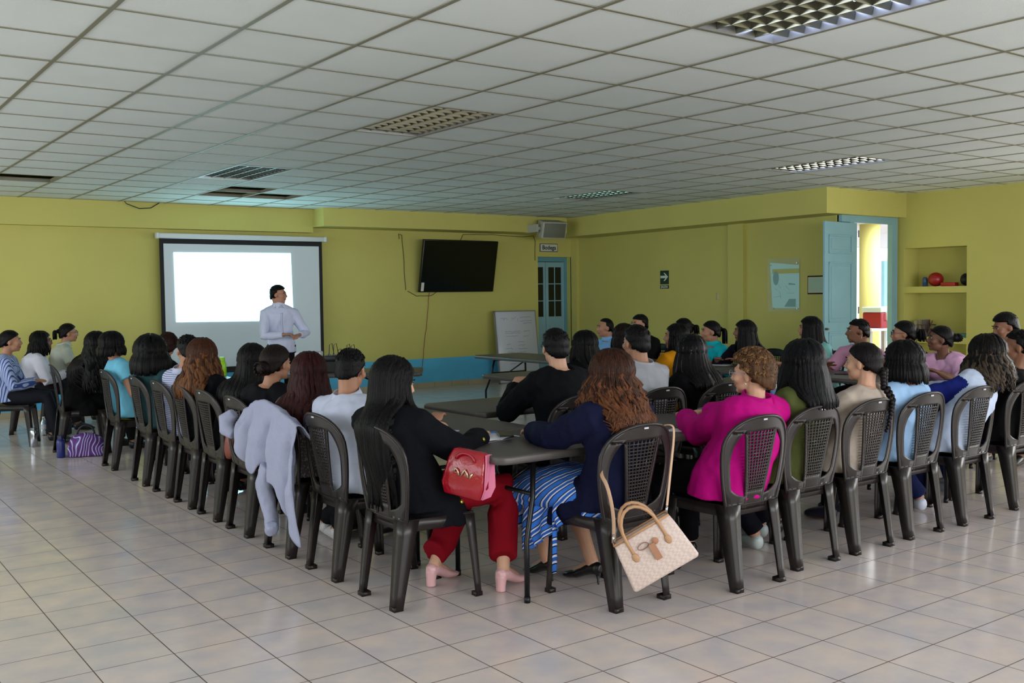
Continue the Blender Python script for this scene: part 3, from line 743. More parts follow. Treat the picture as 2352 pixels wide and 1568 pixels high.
def person(name_label, pos, deg, top, head, look=0, nod=0, skin=1, sex='f', hair='long', hcol=(18, 15, 16), shirt=(60, 60, 70), spat=None, scol2=None,
           sleeve=1.0, pants=(22, 22, 28), shoes=(20, 20, 22), handsT=None, build=1.0, jacket=0, hem=None, hem_shift=0, glasses=None, group=None, stand=False, collar=None, scol_arm=None,
           vox=.008, detail=True, knees=None, feet=None, hair_kw={}, face=True, neckline=None, curl=.5, extra=None, legs=True, palms=None, shoe_kind='flat'):
    rz = math.radians(deg-90)
    root = empty('person', (pos[0], pos[1], 0), rz); tag(root, name_label, 'person', group)
    Ri = Matrix.Rotation(-rz, 4, 'Z')
    def loc(P): return Ri @ (Vector(P)-Vector((pos[0], pos[1], 0)))
    hd = loc((head[0], head[1], head[2]))
    f = sex == 'f'; sk = skin_mat(skin)
    hs = 1.0 if not f else .96
    hd.z -= .018 if hair in ('long', 'bob', 'curly', 'wavy', 'curlyshort') else .010
    # head frame
    HR = Matrix.Rotation(math.radians(look-deg), 4, 'Z') @ Matrix.Rotation(math.radians(-nod), 4, 'X')
    Hc = hd - Vector((0, 0, .115*hs)); HM = Matrix.Translation(Hc) @ HR @ Matrix.Scale(hs, 4)
    back = HR @ Vector((0, 1, 0))
    nk = Hc + HR @ Vector((0, -.03, -.075))*hs
    if stand: pel = Vector((0, 0, .93)); nb = Vector((hd.x*.8, hd.y*.8-.02, head[2]-.272))
    else:
        pel = Vector((0, -.045, .515)); nb = Vector((hd.x*.85, max(hd.y-.055, -.135), head[2]-.275*hs))
    sw = (.158 if f else .185)*(.85+.15*build)
    body = MB(); cloth = MB(); gr_ = .012 + .012*jacket
    # ---- torso
    bd = build**.5
    H_ = nb-pel; bul = Vector((0, -.022, 0)) if not stand else Vector((0, -.01, 0))
    def sp(t): return pel+H_*t+bul*math.sin(t*PI)
    prof = [(0, .165 if f else .160, .125), (.18, .150, .118), (.38, .128 if f else .145, .105), (.62, .150 if f else .170, .118), (.80, .158 if f else .182, .108), (.93, .120 if f else .135, .078), (1.02, .062, .058)]
    body.tube([sp(t) for t, a, b in prof], [(a*build, b*bd) for t, a, b in prof], 16, up=(0, 1, 0))
    if f:
        for s in (-1, 1): body.ell(sp(.66)+Vector((s*.065, .085*build, 0)), (.06, .05, .058))
    body.tube([nb+Vector((0, 0, -.03)), nk.lerp(nb, .45), nk+Vector((0, 0, .03))], [(.062, .058), (.050, .050), (.052, .054)] if f else [(.07, .062), (.058, .056), (.058, .060)], 12, up=(0, 1, 0))
    ctop = [(sp(t), (a*build+gr_, b*bd+gr_)) for t, a, b in prof[:-1]]
    ctop.append((sp(1.0), (.066+gr_, .062+gr_)))
    hemz = hem if hem is not None else None
    c0 = (pel+Vector((0, .005, -.055)), ((.178)*build+gr_, .135*bd+gr_)) if not stand else (sp(-.28), (.168*build+gr_, .118*build+gr_))
    ctop = [c0]+ctop
    cloth.tube([a for a, b in ctop], [b for a, b in ctop], 18, up=(0, 1, 0))
    if f:
        for s in (-1, 1): cloth.ell(sp(.66)+Vector((s*.065, .085*build, 0)), (.06+gr_, .05+gr_, .06+gr_))
    if hem:           # long coat falling round the seat
        p = pel+Vector((0, .02, 0)); cloth.tube([p+Vector((0, .0, .05)), p+Vector((0, .03, -.03)), Vector((p.x, p.y+.05+hem_shift, hem+.05)), Vector((p.x, p.y+.05+hem_shift, hem))], [(.19, .15), (.215, .165), (.232, .17-hem_shift*.5), (.236, .172-hem_shift*.5)], 18, up=(0, 1, 0))
    # ---- arms
    sh = {}; wr = {}; el_ = {}
    for si, s in enumerate((-1, 1)):
        S = nb+Vector((s*sw, .012, -.092 if stand else -.070)); sh[s] = S
        tgt = None
        if handsT and not isinstance(handsT, str) and handsT[si] is not None: tgt = loc(handsT[si])
        elif handsT is None or handsT == 'table': tgt = Vector((s*.13, max(.30, nb.y+.36), .775))
        if handsT == 'lap': tgt = Vector((s*.07, nb.y+.28, .66))
        if tgt is None: tgt = Vector((s*.13, max(.30, nb.y+.36), .775))
        l1 = .275 if f else .30; l2 = .245 if f else .265
        E, Wp = ik(S, tgt, l1, l2, Vector((s*.75, -.35, -.75)))
        if not stand and E.z < .50 and abs(E.x) < .3: E.z = .50
        wr[s] = Wp; el_[s] = E; ar = build*.5+.5
        body.tube([nb+Vector((s*.06, 0, -.035)), S, S.lerp(E, .35), E, E.lerp(Wp, .3), E.lerp(Wp, .75), Wp], [.045, .052*ar, .047*ar, .036*ar, .037*ar, .029*ar, .024], 10)
        d = (Wp-E).normalized()
        pn = Vector((0, 0, 1)) if not palms else Ri.to_3x3() @ Vector(palms[si])
        dh = (d+Vector((-s*.25, .1, 0))).normalized()
        hand(body, Wp, dh, pn, -s, .96 if f else 1.05, curl)
        g2 = gr_+.004
        if sleeve > 0:
            pts = [nb+Vector((s*.055, 0, -.035)), S+Vector((0, 0, .002)), S.lerp(E, .35)]; rad = [.05+g2, .055*ar+g2, .050*ar+g2]
            if sleeve > .55:
                pts += [E]; rad += [.040*ar+g2+.003]
                t = (sleeve-.5)/.5*.96; pts += [E.lerp(Wp, t*.5), E.lerp(Wp, t)]; rad += [.036*ar+g2, .027*ar+g2]
            else:
                pts += [S.lerp(E, .35+sleeve*.75)]; rad += [.050*ar+g2+.006]
            cloth.tube(pts, rad, 12)
    # ---- legs
    trous = MB(); skirt = None
    if not stand:
        for si, s in enumerate((-1, 1)):
            Hh = pel+Vector((s*.085, .03, 0))
            K = loc(knees[si]) if knees else Vector((s*.115, .36, .50))
            A = loc(feet[si]) if feet else Vector((s*.12, .40+(.05 if s > 0 else -.04), .075))
            kd = K-Hh; K = Hh+kd.normalized()*min(kd.length, .46)
            body.tube([Hh, Hh.lerp(K, .5), K, K.lerp(A, .3), K.lerp(A, .8), A], [.080*build, .070*build, .054, .052, .036, .033], 12)
            fd = (A-Hh); fd.z = 0; fd = fd.normalized() if fd.length > .05 else Vector((0, 1, 0))
            if feet and shoe_kind == 'heel': fd = (Ri @ Vector((.6, .25, 0))).normalized()
            fa = A-Vector((0, 0, .035))
            hx = Vector((A.x, A.y, 0))
            if shoe_kind in ('heel', 'stiletto'):
                body.tube([A, hx+Vector((0, 0, .098))+fd*.005, hx+fd*.06+Vector((0, 0, .075)), hx+fd*.12+Vector((0, 0, .042)), hx+fd*.16+Vector((0, 0, .028))], [.033, .031, .028, .024, .012], 10)
            else: body.tube([A, fa+fd*.03, fa+fd*.10-Vector((0, 0, .012)), fa+fd*.17-Vector((0, 0, .018))], [.034, .034, .030, .018], 10)
            sh_ = MB(); zb = .004
            heel = A-fd*.035; heel.z = 0
            if shoe_kind in ('heel', 'stiletto'):
                U = Vector((0, 0, 1))
                if shoe_kind == 'heel': sh_.tube([hx-fd*.028+U*.002, hx-fd*.028+U*.03, hx-fd*.024+U*.075], [(.025, .025), (.025, .026), (.031, .032)], 12, up=tuple(fd))
                else: sh_.tube([hx-fd*.035+U*.002, hx-fd*.03+U*.05, hx-fd*.02+U*.08], [(.006, .006), (.008, .009), (.026, .028)], 8)
                up_h = .118 if shoe_kind == 'heel' else .10
                sh_.tube([hx-fd*.052+U*.088, hx-fd*.03+U*.088, hx+fd*.015+U*.082, hx+fd*.06+U*.060, hx+fd*.11+U*.036, hx+fd*.155+U*.024, hx+fd*.19+U*.018, hx+fd*.215+U*.015],
                         [(.014, .022), (.033, .034), (.037, .034), (.036, .027), (.041, .024), (.040, .020), (.028, .014), (.006, .006)], 14, up=(0, 0, 1))
                if shoe_kind == 'heel': sh_.tube([hx+U*.085-fd*.005, A+Vector((0, 0, .0))-fd*.002], [(.036, .040), (.035, .037)], 14, up=tuple(fd))
            else:
                c = A-fd*.05; c.z = .045
                sh_.tube([c, c+fd*.05+Vector((0, 0, .012)), c+fd*.13, c+fd*.20-Vector((0, 0, .01)), c+fd*.235-Vector((0, 0, .02))], [(.034, .044), (.042, .050), (.046, .040), (.044, .028), (.022, .016)], 12, up=(0, 0, 1))
            if legs: link('shoe', smooth(evalmesh(sh_.mesh('shoe'), [('REMESH', dict(mode='VOXEL', voxel_size=.0045)), ('SMOOTH', dict(factor=.5, iterations=2))] if shoe_kind != 'flat' else [('SUBSURF', dict(levels=1, render_levels=1))], 'shoe')), cloth_shoe(shoes), root)
            if pants:
                w_ = 1.0 if shoe_kind != 'heel' else 1.28
                trous.tube([Hh-Vector((0, .02, 0)), Hh.lerp(K, .5), K, K.lerp(A, .3), K.lerp(A, .75), A+Vector((0, 0, .03 if shoe_kind != 'heel' else .07))], [.084*build, .082*build, .069*w_, .064*w_, .056*w_, .056*w_], 12)
        if pants: trous.ell(pel+Vector((0, .01, -.012)), (.160*build, .112*bd, .078))
    else:
        for s in (-1, 1):
            Hh = Vector((s*.09, 0, .90)); K = Vector((s*.10, .01, .48)); A = Vector((s*.11, -.02, .08))
            body.tube([Hh, K, A], [.085, .055, .036], 12)
            body.tube([A, A+Vector((0, .12, -.04))], [.036, .03], 10)
            trous.tube([Hh, K, A+Vector((0, 0, -.02))], [.098, .075, .062], 14)
            sh_ = MB(); c = Vector((s*.11, -.07, .05)); fd = Vector((0, 1, 0))
            sh_.tube([c, c+fd*.06, c+fd*.15, c+fd*.23-Vector((0, 0, .01)), c+fd*.26-Vector((0, 0, .02))], [(.036, .046), (.043, .05), (.047, .040), (.044, .028), (.022, .016)], 12, up=(0, 0, 1))
            link('shoe', smooth(sh_.mesh('shoe')), cloth_shoe(shoes), root)
        trous.tube([Vector((0, 0, .84)), Vector((0, 0, .92)), Vector((0, 0, 1.02))], [(.165, .12), (.172, .125), (.155, .115)], 18, up=(0, 1, 0))
    # ---- head
    R3 = HR
    def he(c, r, rot=None): body.ell(HM @ Vector(c), tuple(k*hs for k in r), HR @ (rot or Matrix.Identity(4)), 16, 12)
    he((0, -.012, .028), (.074, .092, .087)); he((0, .035, -.010), (.060, .058, .072)); he((0, .030, -.055), (.052, .055, .052))
    he((0, .066, -.088), (.024, .020, .019)); he((0, .070, .030), (.048, .022, .018)); he((0, -.045, -.045), (.052, .045, .05))
    for s in (-1, 1):
        he((s*.038, .062, -.022), (.025, .024, .026)); he((s*.076, -.008, -.006), (.009, .019, .032), Matrix.Rotation(s*.25, 4, 'Z'))
        he((s*.014, .098, -.030), (.009, .010, .008))
    body.tube([HM @ Vector((0, .086, .018)), HM @ Vector((0, .100, -.006)), HM @ Vector((0, .111, -.028))], [.008, .010, .0125], 8)
    he((0, .089, -.053), (.022, .010, .0055)); he((0, .087, -.064), (.019, .010, .006))
    bm_ = remesh(body, vox, 2, 'body', .45)
    b_o = link('body', bm_, [sk, lips_mat(skin)], root)
    mi = HM @ Vector((0, .098, -.058)); inv = HM.inverted()
    for p in bm_.polygons:
        c = inv @ p.center
        if abs(c.x) < .024 and abs(c.z+.0585) < .0095 and c.y > .078: p.material_index = 1
    if face:
        for s in (-1, 1):
            e = MB(); e.ell(HM @ Vector((s*.031, .0805, .0125)), (.0125*hs, .009*hs, .0062*hs), HR, 12, 8); e.cur = 1
            e.ell(HM @ Vector((s*.031, .0865, .0125)), (.0052*hs, .004*hs, .0055*hs), HR, 10, 6)
            e.tube([HM @ Vector((s*.018, .087, .0175)), HM @ Vector((s*.031, .0905, .0205)), HM @ Vector((s*.045, .083, .0175))], .0016*hs, 5)
            link('eye', smooth(e.mesh('eye')), [EYEW, DARK], root)
            e = MB(); e.tube([HM @ Vector((s*.014, .0905, .030)), HM @ Vector((s*.032, .0925, .037)), HM @ Vector((s*.05, .079, .031))], [(.0022, .003), (.0026, .0042), (.0012, .002)], 6)
            link('eyebrow', smooth(e.mesh('eyebrow')), hair_mat(hcol), root)
    if glasses:
        g = MB()
        for s in (-1, 1):
            g.tube([HM @ Vector((s*.033+.022*math.cos(t*PI/8), .106-.1*abs(.022*math.cos(t*PI/8)*s+.033)*.5, .010+.017*math.sin(t*PI/8))) for t in range(17)], .0017, 5)
            g.tube([HM @ Vector((s*.056, .100, .014)), HM @ Vector((s*.078, .07, .014)), HM @ Vector((s*.080, -.01, .010))], .0016, 5)
        g.tube([HM @ Vector((-.011, .106, .014)), HM @ Vector((.011, .106, .014))], .0016, 5)
        link('glasses', smooth(g.mesh('glasses')), mat('glasses_%d' % glasses[0], glasses, .3, .4), root)
    # ---- clothing
    cm = remesh(cloth, max(.009, vox), 4, 'shirt', .5); fold(cm, .0095 if vox < .0075 else .0075, hash_(name_label), 8.5)
    nm = 'jacket' if jacket else 'shirt'
    cm.name = nm
    so = link(nm, cm, [cloth_mat(shirt, spat, scol2)]+([cloth_mat(scol_arm)] if scol_arm else []), root)
    if scol_arm:
        def dseg(p, a, b):
            t = max(0, min(1, (p-a).dot(b-a)/(b-a).length_squared)); return (p-a-(b-a)*t).length
        for p in cm.polygons:
            c = p.center
            for s in (-1, 1):
                S2 = sh[s]+(el_[s]-sh[s])*.06
                if min(dseg(c, S2, el_[s]), dseg(c, el_[s], wr[s])) < .082 and abs(c.x-sp(.8).x) > sw*.93: p.material_index = 1
    if callable(extra): extra(root, so, dict(sp=sp, nb=nb, pel=pel, sh=sh, wr=wr, HM=HM, HR=HR, Ri=Ri, loc=loc, hs=hs, cm=cm))
    if collar:
        c = MB(); base = nb+Vector((0, -.004, -.012))
        c.tube([base+Vector((0, 0, -.006)), base+Vector((0, -.004, .032)), base+Vector((0, -.010, .052))], [(.092, .088), (.080, .077), (.073, .070)], 20, up=(0, 1, 0), cap=False)
        cmh = evalmesh(c.mesh('c'), [('SOLIDIFY', dict(thickness=.005))], 'collar')
        link('collar', smooth(cmh), cloth_mat(collar), root)
    if pants:
        tm = remesh(trous, max(.011, vox), 3, 'trousers'); fold(tm, .005, 3, 8)
        link('trousers', tm, cloth_mat(pants), root)
    # ---- hair
    make_hair(root, hair, hcol, HM, HR, hs, nb, sp, sw, build, gr_, **hair_kw)
    return root
def hash_(s): return (sum(ord(c)*(i+1) for i, c in enumerate(s)) % 97)/7.0
def cloth_shoe(c): return mat('shoe_%d_%d_%d' % c, c, .35, spec=.5)

def make_hair(root, style, col, HM, HR, hs, nb, sp, sw, build, gr_, length=.30, vol=1.0, wave=0.0, n=150, streak=None, tip=None, up=False, thick=.012, seed=1, part=0):
    rr = random.Random(seed*13+int(length*100))
    c0 = Vector((0, -.012, .026)); ER = Vector((.076, .095, .089))
    short = style in ('short', 'curlyshort', 'balding', 'fade')
    t_ = {'short': .010, 'fade': .007, 'balding': .007, 'curlyshort': .026}.get(style, .012)*vol
    cap = MB(); NU, NV = 56, 34
    def cover(d):
        if short:
            lo = -.16+.60*d.y if d.y > 0 else -.16+(.90*d.y if d.y > -.8 else -.72+.3*(d.y+.8))
            if d.y > .25: lo = max(lo, .42-.15*(1-d.y)+(.22 if style == 'balding' else 0))
            m = d.z-lo
        elif style in ('bun', 'pony', 'braid', 'updo'):
            m = d.z-(-.22+.70*d.y if d.y > 0 else -.22+.80*d.y)
        else:
            m = d.z-(-.75+1.22*d.y)
        return max(0.0, min(1.0, m/.10))
    def fn(u, v):
        th = 2*PI*u; ph = PI/2-PI*v*.93
        d = Vector((math.cos(ph)*math.sin(th), math.cos(ph)*math.cos(th), math.sin(ph)))
        m = cover(d)
        R = 1/math.sqrt((d.x/ER.x)**2+(d.y/ER.y)**2+(d.z/ER.z)**2)
        R *= 1+.62*max(0, -d.z-.22)*max(0, min(1, .4-1.5*d.y))
        k = 26 if style in ('curlyshort',) else 14
        nz = noise.noise(d*k*.5+Vector((seed, 0, 0)))*(.010 if style == 'curlyshort' else .0035)
        if style == 'curlyshort': nz += .006*abs(noise.noise(d*14))
        tt = t_*(1+.35*max(0, d.z)+(.35*max(0, -d.y) if not short or style == 'curlyshort' else 0))
        r = R+(tt+nz)*m-.018*(1-m)
        return HM @ (c0+d*r)
    cap.grid(fn, NU, NV)
    locks = MB(); HI = HM.inverted()
    def torso_out(p):
        # keep a hanging lock outside the shoulders and the back
        zt = nb.z-.03
        if p.z > zt+.03: return p
        H = nb-sp(0); t = max(0, min(1, (p.z-sp(0).z)/max(.05, H.z)))
        c = sp(t); a = (.155 if t < .84 else .155-.5*(t-.84))*build+gr_+.022; b = (.112 if t < .84 else .112-.25*(t-.84))*build+gr_+.022
        dx, dy = p.x-c.x, p.y-c.y; e = math.sqrt((dx/a)**2+(dy/b)**2)
        if e < 1:
            if abs(dx) < a*.9: y = math.sqrt(1-(dx/a)**2)*b; p = Vector((p.x, c.y+(y if dy > .02 else -y), p.z))
            else: p = Vector((c.x+dx/max(e, .2), c.y+dy/max(e, .2), p.z))
        return p
    def lock(az, el, L, r, wv, fr=1.0, spread=1.0):
        # starts on the scalp at azimuth az (0 = front), follows the skull, then hangs
        P = []; el0 = el; steps = 5; elx = -.28
        for i in range(steps+1):
            e = el0+(elx-el0)*i/steps
            d = Vector((math.cos(e)*math.sin(az), math.cos(e)*math.cos(az), math.sin(e)))
            R = 1/math.sqrt((d.x/ER.x)**2+(d.y/ER.y)**2+(d.z/ER.z)**2)
            P.append(HM @ (c0+d*(R+t_*(.9+.45*max(0, -d.y))*vol+rr.uniform(-.002, .003))))
        st = P[-1]; out = (st-HM @ c0); out.z = 0; out = out.normalized()
        ns = max(5, int(L/.035)); ph = rr.uniform(0, 6.28); Q = []
        for i in range(1, ns+1):
            s = i/ns; z = st.z-L*s
            p = Vector((st.x, st.y, z))+out*(.02*spread*math.sin(min(1, s*1.3)*PI*.6)*vol)
            if wv:
                side = Vector((-out.y, out.x, 0))
                p += side*(wv*math.sin(ph+s*L*fr*34))+out*(wv*math.cos(ph+s*L*fr*34))
            p = torso_out(p); Q.append(p)
        for _ in range(2):
            Q = [Q[0] if k == 0 else (Q[k] if k == len(Q)-1 else torso_out((Q[k-1]+Q[k]*2+Q[k+1])/4)) for k in range(len(Q))] if not wv else Q
        P += Q; nP = len(P)
        rad = []
        for i in range(nP):
            s = i/(nP-1); rad.append((r*1.5*(.55+.45*min(1, s*4))*(1 if s < .75 else (1-(s-.75)/.25*.75)), r*(.5+.5*min(1, s*4))*(1 if s < .75 else (1-(s-.75)/.25*.75))))
        locks.tube(P, rad, 6)
    if style in ('long', 'bob', 'curly', 'wavy'):
        hl = c0
        for i in range(n):
            az = math.radians(rr.uniform(48, 312)) if style != 'curly' else math.radians(rr.uniform(40, 320))
            el = rr.uniform(.25, 1.35)
            f_ = abs(math.degrees(az)-180)/132        # 0 back .. 1 front
            L = length*(1-.18*f_*rr.random())*rr.uniform(.86, 1.0)
            if streak and i % 9 == 0: locks.cur = 1
            else: locks.cur = 0
            lock(az, el, L, thick*rr.uniform(.7, 1.1)*(1 if style != 'curly' else .85), wave*rr.uniform(.6, 1.3), 1.0 if style != 'curly' else 1.7, 1+.8*(style == 'curly'))
        if style == 'bob' or style == 'long':       # inner fill so the curtain is closed
            pass
    elif style in ('pony', 'braid'):
        b = Vector((0, -.118, .03 if style == 'pony' else -.05))
        st = HM @ b; out = HR @ Vector((0, -1, 0)); out.z = 0; out.normalize()
        locks.ell(st, (.026, .026, .03))
        if style == 'pony':
            for i in range(26):
                o = Vector((rr.uniform(-.02, .02), rr.uniform(-.012, .012), 0)); P = []
                for j in range(7):
                    s = j/6; p = st+o*(1+s)+out*(.045*math.sin(min(1, s*1.6)*PI/2))+Vector((0, 0, .02*math.sin(s*PI)-length*s*s)); P.append(torso_out(p))
                locks.tube(P, [.006, .009, .010, .010, .009, .007, .002], 6)
        else:
            P = st
            for j in range(int(length/.021)):
                s = j*.021; p = torso_out(st+out*.015+Vector((0, 0, -s)))
                sc_ = 1-.5*s/length
                for sd in (-1, 1): locks.ell(p+Vector((sd*.012*sc_, 0, sd*.006)), (.019*sc_, .017*sc_, .022*sc_), Matrix.Rotation(sd*.6, 4, 'Y'), 10, 7)
    elif style in ('bun', 'updo'):
        b = Vector((0, -.125, .025 if style == 'bun' else -.02)); r = .040*vol
        st = HM @ b
        locks.ell(st, (r, r*.85, r)); 
        for j in range(10):
            a = j*PI/5; locks.tube([st+Vector((r*.8*math.cos(a+k*.5), -.0, r*.8*math.sin(a+k*.5)))+HR @ Vector((0, -.01-.012*k, 0)) for k in range(4)], [.006, .009, .009, .005], 6)
    elif style == 'short' or style == 'fade':
        for i in range(110):
            d = Vector((rr.gauss(0, .5), rr.gauss(-.1, .6), rr.uniform(.35, 1))).normalized()
            if cover(d) < 1: continue
            R = 1/math.sqrt((d.x/ER.x)**2+(d.y/ER.y)**2+(d.z/ER.z)**2)+t_*.8
            p = c0+d*R; tdir = Vector((rr.uniform(-.4, .4), 1.0 if d.y > 0 else .2, .3)); tdir = (tdir-d*tdir.dot(d)).normalized()
            locks.tube([HM @ (p-tdir*.014), HM @ (p+d*.005), HM @ (p+tdir*.018+d*.001)], [.002, .0055, .001], 5)
    elif style == 'curlyshort':
        for i in range(330):
            d = Vector((rr.gauss(0, 1), rr.gauss(-.2, 1), rr.gauss(.3, 1))).normalized()
            if cover(d) < 1: continue
            R = 1/math.sqrt((d.x/ER.x)**2+(d.y/ER.y)**2+(d.z/ER.z)**2)+t_*(1+.3*max(0, d.z))*1.0
            p = c0+d*R; u = d.orthogonal().normalized(); v = d.cross(u); ph = rr.uniform(0, 6)
            locks.cur = 1 if (tip and rr.random() < .4) else 0
            locks.tube([HM @ (p+(u*math.cos(ph+k*1.1)+v*math.sin(ph+k*1.1))*.011+d*(.002+.0015*k)) for k in range(5)], [.003, .006, .0065, .0055, .002], 6)
    if tip and style in ('curly', 'wavy'):
        zc = (HM @ c0).z
        for k, f_ in enumerate(locks.f):
            p = locks.v[f_[0]]
            g_ = ((k//(6*10))*0.618) % 1.0
            if p.z < zc+.03-.16*g_ and g_ < .72: locks.mi[k] = 1
    bm = bmesh.new(); bm.from_mesh(cap.mesh('x'))
    me = bpy.data.meshes.new('hair'); bm.to_mesh(me); bm.free()
    if locks.v:
        bm = bmesh.new(); bm.from_mesh(me); bm.from_mesh(locks.mesh('x')); bm.to_mesh(me); bm.free()
    mats = [hair_mat(col)]
    mats.append(hair_mat(streak or tip) if (streak or tip) else mats[0])
    link('hair', smooth(me), mats, root)

# ------------------------------------------------------------ the people in their chairs
GP = 'people seated at the meeting tables'; GC = 'brown plastic chairs'
BR = (44, 26, 18); AUB = (92, 48, 26); DRED = (52, 14, 16); BLACK = (14, 12, 13)
WH = (196, 202, 224); NAVY = (20, 26, 66); DBLK = (16, 16, 20)
def P(label, chair, deg, head, look, chair_label=None, pdeg=None, **kw):
    if chair_label: place_chair(chair[0], chair[1], deg, chair_label, GC)
    kw.setdefault('hcol', BLACK)
    return person(label, chair, deg if pdeg is None else pdeg, None, head, look=look, group=GP, **kw)

def buttons(pts, colr):
    def f(root, so, J):
        for (x, y, z) in pts:
            p = J['loc']((x, y, z)); ok, c, n, i = so.closest_point_on_mesh(p)
            q = MB(); q.ell(c+n*.002, (.011, .011, .006), n.to_track_quat('Z', 'Y').to_matrix().to_4x4(), 12, 8)
            link('button', smooth(q.mesh('button')), mat('button_gold', (200, 180, 60), .3, .8), root)
    return f
def earring(side=-1, colr=(210, 205, 190)):
    def f(root, so, J):
        q = MB(); q.ell(J['HM'] @ Vector((side*.082, -.004, -.045)), (.005, .005, .007), None, 8, 6)
        link('earring', smooth(q.mesh('earring')), mat('earring', colr, .2, .6), root)
    return f
def lanyard(root, so, J):
    nb = J['nb']; q = MB()
    for s in (-1, 1):
        pts = []
        for k in range(9):
            t = k/8; p = nb+Vector((s*.07*(1-t), .02+.12*math.sin(t*PI/2), .03-.27*t)); ok, c, n, i = so.closest_point_on_mesh(p); pts.append(c+n*.006)
        q.tube(pts, [(.007, .0025)]*9, 6)
    link('lanyard', smooth(q.mesh('lanyard')), mat('lanyard_black', (16, 16, 20), .6), root)

# left row, from the near corner
P('woman with very long straight black hair, black coat, red trousers and pink heels', (2.57, 4.33), 0, (2.47, 4.39, 1.205), -8, 'brown plastic chair under the woman in red trousers',
  pdeg=22, nod=16, skin=0, hair='long', hair_kw=dict(length=.66, n=260, vol=1.25, thick=.013), shirt=(15, 16, 24), jacket=1, hem=.37, pants=(128, 6, 24), shoes=(214, 165, 168), vox=.0055,
  handsT=[(2.98, 4.78, .79), (2.92, 4.30, .77)], feet=[(2.70, 4.42, .10), (2.93, 4.12, .10)], knees=[(2.96, 4.50, .5), (3.0, 4.22, .5)], shoe_kind='heel', extra=buttons([(2.72, 4.02, .66), (2.75, 4.0, .53), (2.9, 4.15, .79)], 0))
P('man with short black hair and light blue-white shirt leaning forward', (2.57, 4.96), 0, (2.60, 5.12, 1.215), 38, 'brown plastic chair under the man in the white shirt',
  pdeg=24,   sex='m', skin=1, hair='fade', shirt=WH, collar=WH, pants=(20, 22, 30), shoes=(190, 188, 190), vox=.0055, build=1.1, nod=8, feet=[(2.74, 5.78, .085), (2.72, 5.60, .085)], handsT=[(3.0, 5.25, .79), (2.99, 4.86, .79)])
P('woman with long dark red hair, behind the man in the white shirt', (2.57, 5.56), 0, (2.52, 5.50, 1.185), 55, 'brown plastic chair draped with the pale grey cardigan',
  pdeg=15,   skin=1, hair='long', hcol=(74, 22, 24), hair_kw=dict(length=.34, n=170, vol=1.4, wave=.006), shirt=(96, 84, 86), spat='speckle', scol2=(150, 140, 146), pants=(26, 22, 26), vox=.007)
P('woman with dark brown hair tied low and black jacket, face turned right', (2.57, 6.20), 0, (2.56, 6.08, 1.20), 22, 'brown plastic chair under the woman with tied brown hair',
  pdeg=18,   skin=1, hair='updo', hcol=(34, 20, 16), hair_kw=dict(vol=1.25), shirt=(17, 18, 26), jacket=1, pants=(60, 30, 28), vox=.007)
P('person with smooth long black hair and black clothes beside the green bottle', (2.57, 6.76), 0, (2.60, 6.58, 1.20), 55, 'brown plastic chair behind the person with smooth long black hair',
  pdeg=22,   skin=1, hair='long', hair_kw=dict(length=.36, n=170, vol=1.25), shirt=(15, 16, 20), jacket=1, pants=(18, 18, 22), vox=.007)
P('woman with loose auburn hair and dark jacket, left of the green bottle', (2.57, 7.28), 0, (2.48, 7.25, 1.215), 62, 'brown plastic chair under the auburn-haired woman',
  pdeg=22,   skin=1, hair='wavy', hcol=(96, 52, 30), hair_kw=dict(length=.31, n=190, vol=1.55, wave=.012, tip=(160, 100, 56)), shirt=(14, 16, 24), jacket=1, pants=(20, 20, 24), vox=.008)
P('man in a white shirt with fine blue stripes, short black hair', (2.57, 7.80), 0, (2.50, 7.64, 1.235), 92, 'brown plastic chair under the man in the striped shirt',
  pdeg=20,   sex='m', skin=1, hair='fade', shirt=(196, 198, 218), spat='hstripe', scol2=(110, 125, 175), collar=(190, 194, 220), pants=(20, 24, 40), vox=.009)
P('woman with full black bob and dark teal top', (2.57, 8.40), 0, (2.45, 8.40, 1.20), 55, 'brown plastic chair under the woman in dark teal',
  pdeg=15,   skin=1, hair='bob', hair_kw=dict(length=.17, n=170, vol=2.0, thick=.015), shirt=(42, 72, 76), pants=(22, 28, 58), vox=.009)
P('person with curly reddish-brown hair, between the black bob and the striped man', (3.36, 10.80), 0, (3.36, 10.90, 1.13), 60, 'brown plastic chair under the person with curly reddish hair',
  skin=1, hair='curlyshort', hcol=(62, 32, 22), shirt=(20, 20, 26), pants=(20, 20, 24), vox=.011)
P('woman in a light blue cap-sleeved top with a bare arm', (2.57, 9.34), 0, (2.42, 9.42, 1.225), 12, 'brown plastic chair under the woman in light blue',
  skin=1, hair='bob', hair_kw=dict(length=.10, n=120, vol=1.3), shirt=(112, 186, 214), sleeve=.16, pants=(12, 12, 16), vox=.009, handsT=[(3.0, 9.6, .79), (2.72, 9.16, .62)])
P('person with long wavy black hair and black clothes, left of the woman in light blue', (2.38, 10.50), -5, (2.46, 10.20, 1.20), 60, 'brown plastic chair with a clear plastic wrap, second from the left edge',
  skin=1, hair='wavy', hair_kw=dict(length=.46, n=190, vol=1.5, wave=.010), shirt=(10, 10, 13), jacket=1, hem=.38, pants=(10, 10, 12), vox=.009)
P('woman in a blue and white striped shirt with crossed hands at the left edge', (1.92, 11.52), -20, (1.93, 11.52, 1.20), -14, 'brown plastic chair at the left edge under the striped shirt',
  skin=1, hair='updo', hair_kw=dict(vol=.9), shirt=(172, 186, 222), spat='vstripe', scol2=(64, 84, 150), pants=(40, 42, 52), vox=.009, handsT='lap')
